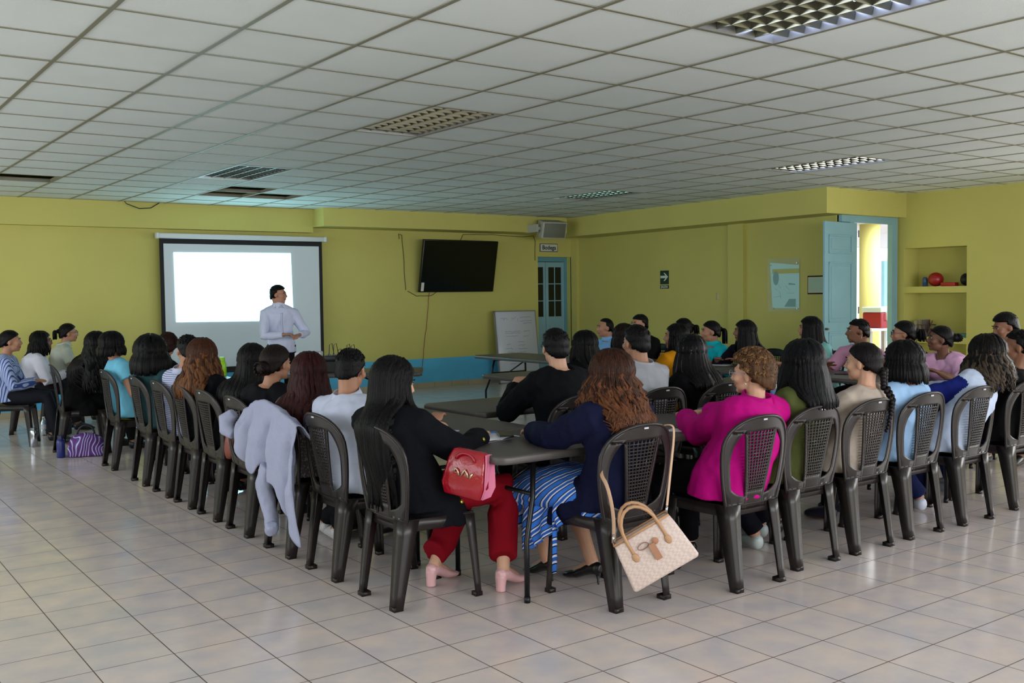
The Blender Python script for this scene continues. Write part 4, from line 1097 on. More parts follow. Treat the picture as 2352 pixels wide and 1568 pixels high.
P('woman with shoulder-length black hair, glasses and a white blouse', (2.32, 12.5), -14, (2.42, 12.5, 1.16), -16, 'brown plastic chair under the woman in the white blouse',
  skin=2, hair='wavy', hair_kw=dict(length=.17, n=130, vol=1.3, wave=.006), shirt=(205, 205, 218), glasses=(40, 36, 40), pants=(40, 36, 44), vox=.01, handsT='lap', build=1.1)
P('woman with glasses, ponytail, pale shirt and black lanyard', (2.75, 13.1), -10, (2.84, 13.1, 1.22), -8, 'brown plastic chair under the woman with the lanyard',
  skin=1, hair='pony', hair_kw=dict(length=.10), shirt=(176, 182, 170), sleeve=.3, collar=(186, 190, 180), glasses=(60, 50, 50), pants=(30, 40, 50), vox=.01, handsT='lap', extra=lanyard)
# near row
P('woman with long curly brown hair, navy jacket and striped skirt', (3.30, 3.75), 92, (3.28, 3.70, 1.235), 108, 'brown plastic chair with the cream handbag on its back',
  skin=0, hair='curly', hcol=(80, 42, 26), hair_kw=dict(length=.27, wave=.019, n=330, vol=1.45, tip=(138, 82, 48), thick=.0072), shirt=(20, 26, 64), jacket=1, hem=.36, hem_shift=.13, pants=None, shoes=(10, 10, 12), shoe_kind='stiletto', vox=.0055, build=1.08,
  handsT=[(3.14, 4.14, .79), (3.5, 4.15, .79)], feet=[(3.22, 4.12, .10), (3.36, 3.92, .10)], knees=[(3.1, 4.15, .5), (3.4, 4.2, .5)])
P('woman with short curly light brown hair, glasses and a magenta blazer', (3.99, 3.60), 90, (4.19, 3.58, 1.19), 108, 'brown plastic chair under the woman in magenta',
  skin=0, hair='curlyshort', hcol=(125, 84, 54), hair_kw=dict(tip=(175, 128, 80), vol=1.1), shirt=(176, 4, 116), jacket=1, collar=(172, 6, 114), glasses=(170, 170, 185), pants=(10, 10, 18), shoes=(10, 10, 14), vox=.0055, build=1.3,
  handsT=[(4.12, 4.00, .80), (4.36, 4.10, .80)], feet=[(3.87, 3.84, .075), (4.15, 4.0, .075)], extra=earring(-1))
P('woman with smooth straight black hair and an olive green shirt', (4.55, 3.67), 90, (4.61, 3.57, 1.232), 66, 'brown plastic chair under the woman in olive green',
  skin=1, hair='long', hcol=(13, 13, 18), hair_kw=dict(length=.24, n=210, vol=1.6, thick=.014), shirt=(72, 78, 40), pants=(14, 16, 30), shoes=(185, 195, 195), vox=.006, build=1.15, feet=[(4.55, 3.85, .08), (4.80, 4.02, .08)])
P('woman with a long black braid and a beige top', (5.07, 3.67), 90, (5.17, 3.57, 1.195), 104, 'brown plastic chair under the woman with the braid',
  skin=0, hair='braid', hcol=(22, 13, 17), hair_kw=dict(length=.36), shirt=(176, 162, 150), pants=(20, 20, 26), vox=.0065, build=1.1)
P('woman with short black bob, glasses and a pale blue shirt', (5.62, 3.68), 90, (5.57, 3.58, 1.195), 104, 'brown plastic chair under the woman in pale blue, right of the braid',
  skin=2, hair='bob', hair_kw=dict(length=.13, n=170, vol=1.5), shirt=(150, 184, 222), glasses=(90, 90, 100), pants=(22, 22, 30), shoes=(30, 30, 50), vox=.0065, build=1.1, extra=earring(-1))
P('woman with dark curly hair, white vest and dark blue sleeves', (6.20, 3.67), 90, (6.46, 3.53, 1.205), 92, 'brown plastic chair under the woman with blue sleeves',
  skin=1, hair='curly', hcol=(22, 17, 15), hair_kw=dict(length=.24, wave=.012, n=200, vol=1.5, tip=(100, 84, 68)), shirt=(186, 198, 222), scol_arm=(24, 34, 110), pants=(22, 30, 70), shoes=(205, 208, 225), vox=.007, build=1.1,
  handsT=[(6.05, 4.0, .80), (6.5, 4.1, .8)], feet=[(6.22, 3.84, .08), (6.46, 3.92, .08)])
P('man with cropped black hair and black shirt at the right edge', (6.90, 3.70), 90, (6.96, 3.56, 1.22), 112, 'brown plastic chair at the right edge',
  sex='m', skin=2, hair='fade', shirt=(10, 10, 12), pants=(30, 40, 80), shoes=(150, 150, 160), vox=.007, build=1.1, feet=[(6.9, 4.0, .08), (7.1, 4.1, .08)])
# inner row
P('man with neat black hair, glasses and black suit, seen from behind', (3.98, 5.00), 92, (4.02, 5.05, 1.285), 72, 'brown plastic chair under the man in the black suit',
  sex='m', skin=0, hair='short', hair_kw=dict(vol=1.2), shirt=(13, 16, 22), jacket=1, glasses=(30, 30, 34), pants=(14, 14, 18), vox=.006, build=1.12, handsT=[(3.93, 5.36, .90), (4.2, 5.4, .79)])
P('man with short black hair and pale grey polo shirt, seen from behind', (4.70, 5.00), 90, (4.72, 5.04, 1.29), 84, 'brown plastic chair under the man in the grey polo',
  sex='m', skin=1, hair='short', shirt=(168, 170, 178), sleeve=.35, collar=(172, 174, 182), pants=(20, 20, 24), vox=.006, build=1.08)
P('woman with straight black hair with grey streaks and black jacket', (5.28, 4.98), 90, (5.24, 5.02, 1.205), 52, 'brown plastic chair under the woman with grey-streaked hair',
  skin=1, hair='long', hcol=(18, 16, 20), hair_kw=dict(length=.25, n=220, vol=1.5, streak=(140, 128, 132)), shirt=(13, 13, 18), jacket=1, pants=(14, 14, 18), vox=.006, build=1.05)
P('woman with black hair and black clothes, between black suit and curly brown hair', (5.40, 6.42), 90, (5.44, 6.46, 1.20), 112, 'brown plastic chair under the woman in black beside the suit',
  skin=0, hair='long', hair_kw=dict(length=.20, n=150, vol=1.3), shirt=(12, 12, 14), pants=(14, 14, 16), vox=.008)
P('person with dark brown hair half hidden behind the man in the grey polo', (5.95, 6.46), 90, (5.95, 6.52, 1.25), 98, 'brown plastic chair behind the man in the grey polo',
  skin=1, hair='long', hcol=(34, 20, 18), hair_kw=dict(length=.14, n=120), shirt=(28, 28, 52), pants=(14, 14, 16), vox=.009)
P('woman with black hair and a mustard yellow sweater', (6.50, 6.38), 92, (6.50, 6.42, 1.235), 136, 'brown plastic chair under the woman in mustard yellow',
  skin=1, hair='long', hair_kw=dict(length=.17, n=140), shirt=(196, 130, 14), pants=(16, 16, 20), vox=.008, build=1.1)
# far right column, facing the left wall
P('balding man in a light blue shirt', (8.35, 9.42), 180, (8.30, 9.42, 1.20), 158, 'brown plastic chair under the balding man',
  sex='m', skin=1, hair='balding', shirt=(120, 168, 214), collar=(132, 176, 220), pants=(24, 24, 34), vox=.009)
P('man with black hair and glasses in a black suit, behind the grey polo', (8.40, 8.82), 180, (8.32, 8.82, 1.25), 172, 'brown plastic chair under the far man in a black suit',
  sex='m', skin=1, hair='short', shirt=(12, 12, 14), jacket=1, glasses=(120, 120, 125), pants=(14, 14, 16), vox=.01, build=1.15)
P('woman with dark ponytail half hidden behind the mustard sweater', (8.75, 8.30), 180, (8.62, 8.40, 1.20), 142, 'brown plastic chair under the far woman with a ponytail',
  skin=1, hair='pony', hair_kw=dict(length=.1), shirt=(30, 30, 40), pants=(14, 14, 16), vox=.01)
P('woman in bright aqua polo shirt with black ponytail', (8.42, 7.66), 180, (8.23, 7.60, 1.19), 146, 'brown plastic chair under the woman in aqua',
  skin=1, hair='pony', hair_kw=dict(length=.16), shirt=(22, 176, 190), sleeve=.3, collar=(24, 180, 195), pants=(20, 20, 28), vox=.008, extra=earring(1), handsT=[(7.95, 7.45, .79), (7.95, 7.75, .79)])
P('woman with long black hair and navy top, beside the pink mug', (8.42, 7.10), 180, (8.22, 7.12, 1.21), 136, 'brown plastic chair under the woman in navy beside the mug',
  skin=2, hair='long', hair_kw=dict(length=.30, n=170, vol=1.3), shirt=(20, 20, 40), pants=(20, 20, 28), vox=.008, build=1.1, handsT=[(7.95, 6.95, .79), (7.95, 7.25, .79)])
P('woman with long black hair and mint green top, left of the blue door', (8.50, 6.36), 180, (8.32, 6.36, 1.255), 126, 'brown plastic chair under the woman in mint green',
  skin=1, hair='long', hair_kw=dict(length=.40, n=170, vol=1.2), shirt=(130, 190, 186), sleeve=.3, pants=(20, 20, 28), vox=.008, handsT=[(8.0, 6.2, .79), (8.0, 6.5, .79)])
P('man in a pink shirt resting his cheek on his hand', (8.50, 5.84), 180, (8.32, 5.80, 1.235), 138, 'brown plastic chair under the man in pink',
  sex='m', skin=2, hair='fade', shirt=(206, 150, 180), sleeve=.35, pants=(20, 20, 28), vox=.008, handsT=[(8.17, 5.66, 1.03), (8.05, 5.95, .79)], palms=[(-.67, -.74, 0), (0, 0, 1)], curl=.25)
P('woman with glasses, low ponytail and navy top, in front of the open door', (8.48, 5.30), 180, (8.32, 5.32, 1.22), 128, 'brown plastic chair under the woman in navy by the open door',
  skin=1, hair='pony', hair_kw=dict(length=.10), shirt=(24, 28, 60), glasses=(70, 60, 120), pants=(20, 20, 28), vox=.008, handsT=[(8.0, 5.2, .79), (8.0, 5.45, .79)])
P('woman in a pale pink T-shirt with her black hair in a bun', (8.42, 4.86), 180, (8.22, 4.90, 1.185), 134, 'brown plastic chair under the woman in pale pink',
  skin=3, hair='bun', hair_kw=dict(vol=.95), shirt=(212, 164, 200), sleeve=.3, pants=(20, 20, 28), vox=.007, build=1.3, handsT=[(7.92, 4.72, .80), (7.92, 4.96, .80)], extra=earring(1), nod=-4)
P('man with tousled black hair looking down, at the right edge', (8.82, 4.42), 180, (8.64, 4.54, 1.29), 146, 'brown plastic chair under the man with tousled hair',
  sex='m', skin=2, hair='short', hair_kw=dict(vol=1.7), shirt=(14, 14, 18), pants=(20, 20, 28), vox=.008, nod=14)
# presenter
def shirt_front(root, so, J):
    nb = J['nb']; q = MB()
    pts = []
    for k in range(12):
        p = nb+Vector((0, .25, -.03-.035*k)); ok, c, n, i = so.closest_point_on_mesh(p); pts.append(c+n*.002)
    q.tube(pts, [(.014, .002)]*12, 6, up=(0, 1, 0)); link('placket', smooth(q.mesh('placket')), cloth_mat((190, 194, 222)), root)
    for s in (-1, 1):
        a = nb+Vector((s*.062, .045, .045)); b = nb+Vector((s*.006, .088, .020)); c = nb+Vector((s*.060, .112, -.035))
        q = MB(); q.v = [a, b, c, a+Vector((0, .006, 0)), b+Vector((0, .006, 0)), c+Vector((0, .006, 0))]
        for f in ((0, 1, 2), (5, 4, 3), (0, 3, 4, 1), (1, 4, 5, 2), (2, 5, 3, 0)): q.face(f)
        link('collar_wing', q.mesh('collar_wing'), cloth_mat((212, 214, 236)), root)
person('presenter standing in a white shirt with hands clasped before the projection screen', (5.12, 12.0), 262, None, (5.10, 12.0, 1.665), look=316, sex='m', skin=1, hair='short', hcol=(16, 13, 13), shirt=(204, 208, 232), collar=(206, 210, 234),
       glasses=(150, 60, 50), pants=(14, 14, 18), stand=True, vox=.008, build=1.0, extra=shirt_front, handsT=[(5.25, 11.73, 1.035), (5.04, 11.73, 1.045)], shoes=(14, 14, 16), curl=.9)

# ------------------------------------------------------------ things on tables, chairs and floor
TZ = .7425
def sx(col, name, **k): return mat(name, col, **k)
# cream handbag hanging from the near chair
root = empty('handbag', (3.19, 3.30, .22)); tag(root, 'cream patterned handbag with tan handles hanging from the near chair back', 'handbag')
def bag_mat():
    m = bpy.data.materials.new('bag_canvas'); m.use_nodes = True; nt = m.node_tree; b = nt.nodes['Principled BSDF']; b.inputs['Roughness'].default_value = .55
    tc = nt.nodes.new('ShaderNodeTexCoord'); mp = nt.nodes.new('ShaderNodeMapping'); mp.inputs['Scale'].default_value = (75, 75, 75); mp.inputs['Rotation'].default_value = (0, .78, .6)
    ck = nt.nodes.new('ShaderNodeTexChecker'); ck.inputs['Scale'].default_value = 1
    ck.inputs['Color1'].default_value = rgb((206, 186, 178)); ck.inputs['Color2'].default_value = rgb((194, 173, 164))
    nt.links.new(tc.outputs['Object'], mp.inputs[0]); nt.links.new(mp.outputs[0], ck.inputs[0]); nt.links.new(ck.outputs[0], b.inputs['Base Color']); return m
BG = bag_mat(); TAN = mat('bag_tan_leather', (176, 134, 98), .5)
Mb = Matrix.Translation((0, 0, .11)) @ Matrix.Rotation(math.radians(-36), 4, 'Z') @ Matrix.Rotation(math.radians(-30), 4, 'Y')
q = MB(); n = 0
for z, wx, wy in ((-.115, .165, .060), (-.10, .170, .065), (.06, .152, .05), (.115, .142, .036)):
    for x, y in ((-wx, -wy), (wx, -wy), (wx, wy), (-wx, wy)): q.v.append(Mb @ Vector((x, y, z)))
for j in range(3):
    for i in range(4): q.face((j*4+i, j*4+(i+1) % 4, j*4+4+(i+1) % 4, j*4+4+i))
q.face((3, 2, 1, 0)); q.face((12, 13, 14, 15))
link('bag_body', bev(q, 'bag_body', .012, 3), BG, root)
q = MB(); q.tube([Mb @ Vector(p) for p in ((-.142, -.037, .116), (.142, -.037, .116), (.142, .037, .116), (-.142, .037, .116), (-.142, -.037, .116))], .006, 6)
link('rim', smooth(q.mesh('rim')), TAN, root)
for s in (-1, 1):
    q = MB(); q.tube([Mb @ Vector((-.085, s*.055, .03)), Mb @ Vector((-.085, s*.048, .09))]+[Mb @ Vector((-.085*math.cos(t*PI/10), s*.045, .11+.125*math.sin(t*PI/10))) for t in range(0, 11)]+[Mb @ Vector((.085, s*.048, .09)), Mb @ Vector((.085, s*.055, .03))], .008, 8)
    for x in (-.085, .085): q.ell(Mb @ Vector((x, s*.058, .025)), (.016, .006, .022), Mb.to_3x3().to_4x4(), 10, 6)
    link('handle', smooth(q.mesh('handle')), TAN, root)
q = MB(); q.box((-.008, -.075, -.03), (.022, -.070, .05), Mb); q.ell(Mb @ Vector((.03, -.062, .05)), (.016, .004, .016), Mb.to_3x3().to_4x4(), 10, 6); link('leather_tag', smooth(q.mesh('leather_tag'), False), mat('tag_brown', (160, 112, 84), .5), root)
q = MB(); pts = [Mb @ Vector((-.03+.026*math.cos(t*PI/8), -.060, .055+.014*math.sin(t*PI/8))) for t in range(17)]; q.tube(pts, .0025, 5); link('oval_badge', smooth(q.mesh('oval_badge')), mat('badge_brown', (140, 100, 84), .4), root)
q = MB(); o0 = Vector(root.location)
def W(*p): return Vector(p)-o0
a = Mb @ Vector((.14, 0, .12)); b = Mb @ Vector((-.14, 0, .12))
sp_ = [a, a.lerp(W(3.475, 3.44, .84), .5), W(3.475, 3.44, .845), W(3.465, 3.455, .872), W(3.44, 3.52, .855), W(3.30, 3.565, .80), W(3.12, 3.56, .70), W(3.065, 3.52, .665), W(3.05, 3.45, .62), W(3.06, 3.42, .48), b]
for _ in range(2):
    t_s = [sp_[0]]
    for i in range(len(sp_)-1): t_s += [sp_[i].lerp(sp_[i+1], .25), sp_[i].lerp(sp_[i+1], .75)]
    sp_ = t_s+[sp_[-1]]
q.tube(sp_, [(.009, .0025)]*len(sp_), 8, up=(0, 1, 0))
link('strap', smooth(q.mesh('strap')), mat('strap_tan', (186, 150, 122), .5), root)
q = MB(); q.tube([a-Vector((0, 0, .004)), a+Vector((.004, 0, .03))], .006, 8); q.tube([b-Vector((0, 0, .004)), b+Vector((0, 0, .04))], .006, 8); link('clasp', smooth(q.mesh('clasp')), mat('chrome', (1, 1, 1)), root)
# red handbag on the lap
root = empty('red_handbag', (2.645, 4.01, .60)); tag(root, 'shiny dark red handbag with pink side panel on the lap of the long-haired woman', 'handbag')
Mr = Matrix.Rotation(math.radians(-62), 4, 'Z') @ Matrix.Rotation(math.radians(8), 4, 'Y')
q = MB()
for z, wx, wy in ((-.06, .10, .05), (.0, .115, .062), (.12, .10, .045), (.165, .085, .028)):
    for x, y in ((-wx, -wy), (wx, -wy), (wx, wy), (-wx, wy)): q.v.append(Mr @ Vector((x, y, z)))
for j in range(3):
    for i in range(4): q.face((j*4+i, j*4+(i+1) % 4, j*4+4+(i+1) % 4, j*4+4+i))
q.face((3, 2, 1, 0)); q.face((12, 13, 14, 15))
link('bag_body', bev(q, 'bag_body', .014, 3), mat('bag_red_leather', (150, 8, 30), .18, spec=.7, bump=.4, bscale=(20, 20, 20)), root)
q = MB(); vs = [(.104, -.044, -.05), (.104, .044, -.05), (.117, .052, .0), (.104, .038, .12), (.092, .024, .158), (.092, -.024, .158), (.104, -.038, .12), (.117, -.052, .0)]
q.v = [Mr @ Vector((x, y, z)) for x, y, z in vs]+[Mr @ Vector((x+.008, y, z)) for x, y, z in vs]
q.face(range(8)); q.face([15, 14, 13, 12, 11, 10, 9, 8])
for i in range(8): q.face((i, (i+1) % 8, 8+(i+1) % 8, 8+i))
link('side_panel', bev(q, 'side_panel', .002, 1), mat('bag_pink', (214, 120, 150), .35), root)
q = MB(); q.tube([Mr @ Vector((-.05+.1*t/10, -.060, .06+.018*math.sin(t*1.3))) for t in range(11)], .005, 6); link('chain', smooth(q.mesh('chain')), mat('chain_pale', (205, 180, 150), .25, .7), root)
q = MB(); q.tube([Mr @ Vector((-.05*math.cos(t*PI/8), -.05, .12+.035*math.sin(t*PI/8))) for t in range(9)], .006, 8); link('handle', smooth(q.mesh('handle')), mat('bag_red_leather', (1, 1, 1)), root)

# cardigan over the chair of the woman with dark red hair
rr = random.Random(4)
def card(u, v):
    # u across the back (0 = far side), v from inside, over the top, down the outside
    y = 5.88-.80*u
    wv = .030*math.sin(u*19+v*2.5)+.014*math.sin(u*37+1.3+v*5)
    top = .895-.10*abs(u-.42)**1.3*2.2
    if v < .18: return (2.40-.10*(v/.18), y, top-.14+.14*(v/.18))
    if v < .30:
        t = (v-.18)/.12; return (2.30-.055*t-.02*math.sin(t*PI), y, top+.018*math.sin(t*PI))
    t = (v-.30)/.70; L = .22+.36*u**.8+.05*math.sin(u*9)+.025*math.sin(u*27)
    yy = y+(.10*t*(.35-u))-.03*t
    return (2.245-.035*math.sin(t*2.2)-wv*min(1, t*3), yy, top-L*t)
q = MB(); q.grid(card, 60, 46); me = q.mesh('cardigan'); fold(me, .014, 3, 9); me = evalmesh(me, [('SOLIDIFY', dict(thickness=.006))], 'cardigan'); 
root = link('cardigan', smooth(me), mat('cardigan_grey', (158, 162, 188), .85, bump=.4, bscale=(300, 300, 300))); tag(root, 'pale grey cardigan draped over a chair back, sleeve hanging down', 'cardigan')
q = MB(); q.tube([(2.235, 5.98, .80), (2.20, 6.02, .76), (2.19, 5.99, .70), (2.21, 5.93, .67)], [.035, .055, .05, .03], 12)
link('sleeve', remesh(q, .009, 3, 'sleeve'), _m['cardigan_grey'], root)
q = MB(); q.tube([(2.22, 5.42, .55), (2.20, 5.45, .42), (2.21, 5.40, .30), (2.20, 5.34, .22), (2.18, 5.30, .205), (2.17, 5.28, .24)], [.05, .05, .042, .038, .036, .03], 12)
me = remesh(q, .009, 3, 'sleeve'); fold(me, .008, 5, 16); link('sleeve', me, _m['cardigan_grey'], root)

# striped skirt of the curly-haired woman, belongs to her
own = [o for o in bpy.data.objects if o.get('label', '').startswith('woman with long curly brown hair')][0]
Ro = own.matrix_world.inverted() if own.matrix_world.translation.length > 0 else (Matrix.Translation(own.location) @ Matrix.Rotation(own.rotation_euler.z, 4, 'Z')).inverted()
Ro = (Matrix.Translation(own.location) @ Matrix.Rotation(own.rotation_euler.z, 4, 'Z')).inverted()
q = MB(); q.tube([(0, -.03, .50), (-.02, .12, .51), (-.04, .30, .51), (-.04, .44, .48), (-.04, .50, .38), (-.04, .49, .28)], [(.20, .11), (.215, .115), (.245, .118), (.25, .11), (.24, .075), (.23, .05)], 20, up=(0, 0, 1))
q.tube([(0, -.04, .55), (0, -.03, .43)], [(.19, .13), (.205, .165)], 20, up=(0, 1, 0))
me = remesh(q, .010, 4, 'skirt'); fold(me, .008, 2, 10); link('skirt', me, cloth_mat((45, 95, 185), 'skirt', (60, 120, 215)), own)
def drape(u, v):
    x = -.215-.015*math.sin(u*9+v*4)-.03*v; y = .05+.30*u+.05*math.sin(v*3); L = .12+.27*u*(1-.3*u)
    return (x-.02*math.sin(u*22)*v, y, .50-L*v)
q = MB(); q.grid(drape, 40, 24); me = evalmesh(q.mesh('skirt_drape'), [('SOLIDIFY', dict(thickness=.004))], 'skirt_drape'); link('skirt_drape', smooth(me), cloth_mat((45, 95, 185), 'skirt', (60, 120, 215)), own)
q = MB(); q.tube([(-.225, .13, .42), (-.235, .12, .26), (-.23, .13, .12)], [(.016, .004)]*3, 6); link('waist_tie', smooth(q.mesh('waist_tie')), cloth_mat((45, 95, 185), 'skirt', (60, 120, 215)), own)

def thing_box(name, a, b, M, m, label, cat, bv=.002, **kw):
    q = MB(); q.box(a, b, M); c = Vector(M.translation); q.xform(Matrix.Translation(-c)); o = link(name, bev(q, name, bv, 1, False), m, loc=c); return tag(o, label, cat, **kw)
def MT(x, y, z, deg=0): return Matrix.Translation((x, y, z)) @ Matrix.Rotation(math.radians(deg), 4, 'Z')
# open notebook: two page blocks
root = empty('open_notebook', (3.0, 4.37, TZ), math.radians(14)); tag(root, 'open white notebook on the near corner of the table, under the phone', 'notebook')
q = MB(); q.grid(lambda u, v: (-.155+.155*u, -.11+.22*v, .006+.010*math.sin(u*PI)**.7*(1-.2*u)), 10, 2); q.grid(lambda u, v: (.0+.155*u, -.11+.22*v, .004+.014*math.sin((1-u)*PI*.9+.2)**1), 10, 2)
link('pages', smooth(evalmesh(q.mesh('pages'), [('SOLIDIFY', dict(thickness=.006, offset=-1))], 'pages')), mat('page_white', (206, 208, 214), .7), root)
q = MB(); q.box((-.16, -.115, 0), (.16, .115, .003)); link('cover', q.mesh('cover'), mat('cover_grey', (120, 118, 116), .6), root)
root = empty('phone', (3.08, 4.30, TZ+.022), math.radians(-28)); tag(root, 'dark phone lying across the open notebook', 'phone')
q = MB(); q.box((-.038, -.076, 0), (.038, .076, .008)); link('case', bev(q, 'case', .004, 2), mat('phone_case', (12, 12, 18), .3), root)
q = MB(); q.box((-.034, -.071, .0078), (.034, .071, .0086)); link('screen_glass', q.mesh('screen_glass'), mat('tv_glass', (1, 1, 1)), root)
def pen(x, y, z, deg, col, label):
    root = empty('pen', (x, y, z), math.radians(deg)); tag(root, label, 'pen')
    q = MB(); q.tube([(-.065, 0, .005), (.045, 0, .005), (.062, 0, .005)], [.0045, .0045, .001], 8); link('barrel', smooth(q.mesh('barrel')), mat('pen_%d_%d' % (col[0], col[2]), col, .3), root)
    q = MB(); q.tube([(-.072, 0, .005), (-.03, 0, .005)], .0055, 8); link('cap', smooth(q.mesh('cap')), mat('pen_cap', (30, 60, 150), .3), root)
pen(3.02, 4.37, TZ+.024, 10, (40, 110, 190), 'light blue pen beside the phone on the open notebook')
pen(3.98, 5.57, TZ, 12, (40, 50, 160), 'blue pen on the dark table beside the black suit')
pen(4.05, 3.92, TZ, 70, (40, 90, 190), 'blue pen by the paper between the curly-haired woman and the magenta blazer')
thing_box('sheet_pad', (-.07, -.10, 0), (.07, .10, .006), MT(2.96, 4.78, TZ, 20), mat('pad_white', (196, 200, 228), .7), 'white pad by the writing hand of the long-haired woman', 'notepad')
thing_box('paper_sheet', (-.06, -.05, 0), (.06, .05, .002), MT(4.0, 3.94, TZ, 30), mat('page_white', (1, 1, 1)), 'small white paper beside the hand in magenta sleeve', 'paper')
root = empty('tablet', (4.80, 4.36, TZ), math.radians(15)); tag(root, 'grey tablet propped on the table left of the magenta blazer', 'tablet')
Mx = Matrix.Rotation(math.radians(8), 4, 'X'); q = MB(); q.box((-.13, -.09, .014), (.13, .09, .022), Mx); link('case', bev(q, 'case', .003, 1), mat('tablet_grey', (120, 122, 140), .3, .4), root)
q = MB(); q.box((-.02, .05, 0), (.02, .08, .03)); link('stand', q.mesh('stand'), mat('phone_case', (1, 1, 1)), root)
root = empty('car_keys', (4.18, 3.99, TZ)); tag(root, 'small keys with a dark fob by the magenta cuff', 'keys')
q = MB(); q.ell((0, 0, .007), (.022, .014, .007)); link('fob', smooth(q.mesh('fob')), mat('phone_case', (1, 1, 1)), root)
q = MB(); q.box((-.06, -.004, .001), (-.02, .004, .004)); q.tube([(-.022+.008*math.cos(t*PI/6), .008*math.sin(t*PI/6), .003) for t in range(13)], .0012, 4); link('key', q.mesh('key'), mat('chrome', (1, 1, 1)), root)
# bottles
def bottle(x, y, z, prof, m, capm, label, capz, liquid=None, sticker=None, name='bottle'):
    root = empty(name, (x, y, z)); tag(root, label, 'bottle')
    q = MB(); q.tube([(0, 0, h) for h, r in prof], [r for h, r in prof], 20); link('body', smooth(q.mesh('body')), m, root)
    q = MB(); q.tube([(0, 0, capz[0]), (0, 0, capz[1])], capz[2], 16); link('cap', smooth(q.mesh('cap'), False), capm, root)
    if sticker:
        q = MB(); q.tube([(0, 0, sticker[0]), (0, 0, sticker[1])], sticker[2], 20, cap=False); link('bottle_label', smooth(q.mesh('bottle_label')), sticker[3], root)
GRN = mat('bottle_green', (140, 200, 20), .35)
bottle(3.50, 9.66, TZ, [(0, .036), (.005, .040), (.11, .040), (.14, .030), (.15, .026)], GRN, GRN, 'bright green bottle on the left table in front of the screen', (.15, .185, .026))
CLR = mat('bottle_clear', (215, 225, 240), .08, trans=.85, spec=.5); BLC = mat('cap_violet', (90, 70, 170), .4)
bottle(5.30, 4.32, TZ, [(0, .030), (.004, .033), (.13, .033), (.165, .018), (.195, .013)], CLR, BLC, 'clear water bottle between the magenta blazer and the olive shirt', (.195, .212, .015), sticker=(.05, .11, .0338, mat('label_blue', (110, 140, 200), .5)))
bottle(2.32, 12.05, 0, [(0, .030), (.004, .033), (.15, .033), (.18, .018), (.20, .013)], CLR, mat('cap_white', (200, 205, 210), .4), 'clear water bottle standing on the floor under the far left chairs', (.20, .215, .015), sticker=(.08, .13, .0338, mat('label_white', (190, 195, 205), .5)))
STEEL = mat('steel', (170, 175, 185), .18, 1.0)
bottle(2.06, 11.22, 0, [(0, .036), (.004, .038), (.17, .038), (.175, .036)], STEEL, mat('steel_lid', (120, 122, 128), .3, .9), 'steel tumbler standing on the floor in front of the striped shirt', (.175, .20, .036), name='tumbler')
bottle(2.12, 10.27, 0, [(0, .036), (.004, .038), (.15, .038), (.18, .030)], mat('bottle_navy', (30, 40, 110), .35), mat('cap_navy', (20, 26, 70), .4), 'dark blue bottle on the floor beside the purple patterned bag', (.18, .215, .028))
# purple patterned bag
m = bpy.data.materials.new('bag_pattern'); m.use_nodes = True; nt = m.node_tree; b = nt.nodes['Principled BSDF']; b.inputs['Roughness'].default_value = .7
tc = nt.nodes.new('ShaderNodeTexCoord'); wv = nt.nodes.new('ShaderNodeTexWave'); wv.inputs['Scale'].default_value = 9; wv.inputs['Distortion'].default_value = 14; wv.inputs['Detail'].default_value = 0
mp = nt.nodes.new('ShaderNodeMapping'); mp.inputs['Scale'].default_value = (1, 1, .7); cr = nt.nodes.new('ShaderNodeValToRGB'); cr.color_ramp.interpolation = 'CONSTANT'
e = cr.color_ramp.elements; e[0].color = rgb((80, 30, 110)); e[1].position = .9; e[1].color = rgb((190, 190, 225))
for p_, c_ in ((.35, (110, 40, 130)), (.6, (60, 80, 170)), (.75, (70, 40, 50))): x = e.new(p_); x.color = rgb(c_)
nt.links.new(tc.outputs['Object'], mp.inputs[0]); nt.links.new(mp.outputs[0], wv.inputs[0]); nt.links.new(wv.outputs[0], cr.inputs[0]); nt.links.new(cr.outputs[0], b.inputs['Base Color'])
root = empty('patterned_bag', (2.34, 10.22, 0), math.radians(-20)); tag(root, 'purple bag with a wavy pattern on the floor by the left chairs', 'bag')
q = MB(); q.ell((0, 0, .11), (.17, .10, .12)); q.box((-.16, -.09, .004), (.16, .09, .10)); me = remesh(q, .012, 5, 'bag_body'); link('bag_body', me, m, root)
q = MB(); q.tube([(-.08*math.cos(t*PI/8), 0, .20+.10*math.sin(t*PI/8)) for t in range(9)], .009, 8); link('handle', smooth(q.mesh('handle')), mat('bag_dark_strap', (24, 22, 40), .6), root)
root = empty('shoulder_bag', (2.47, 12.0, 0)); tag(root, 'black bag standing on the floor beside the clear water bottle', 'bag')
q = MB(); q.box((-.12, -.07, .004), (.12, .07, .19)); me = remesh(q, .014, 6, 'bag_body'); link('bag_body', me, mat('bag_black', (1, 1, 1)), root)
q = MB(); q.tube([(-.08*math.cos(t*PI/8), 0, .17+.08*math.sin(t*PI/8)) for t in range(9)], .008, 8); link('handle', smooth(q.mesh('handle')), mat('bag_black', (1, 1, 1)), root)
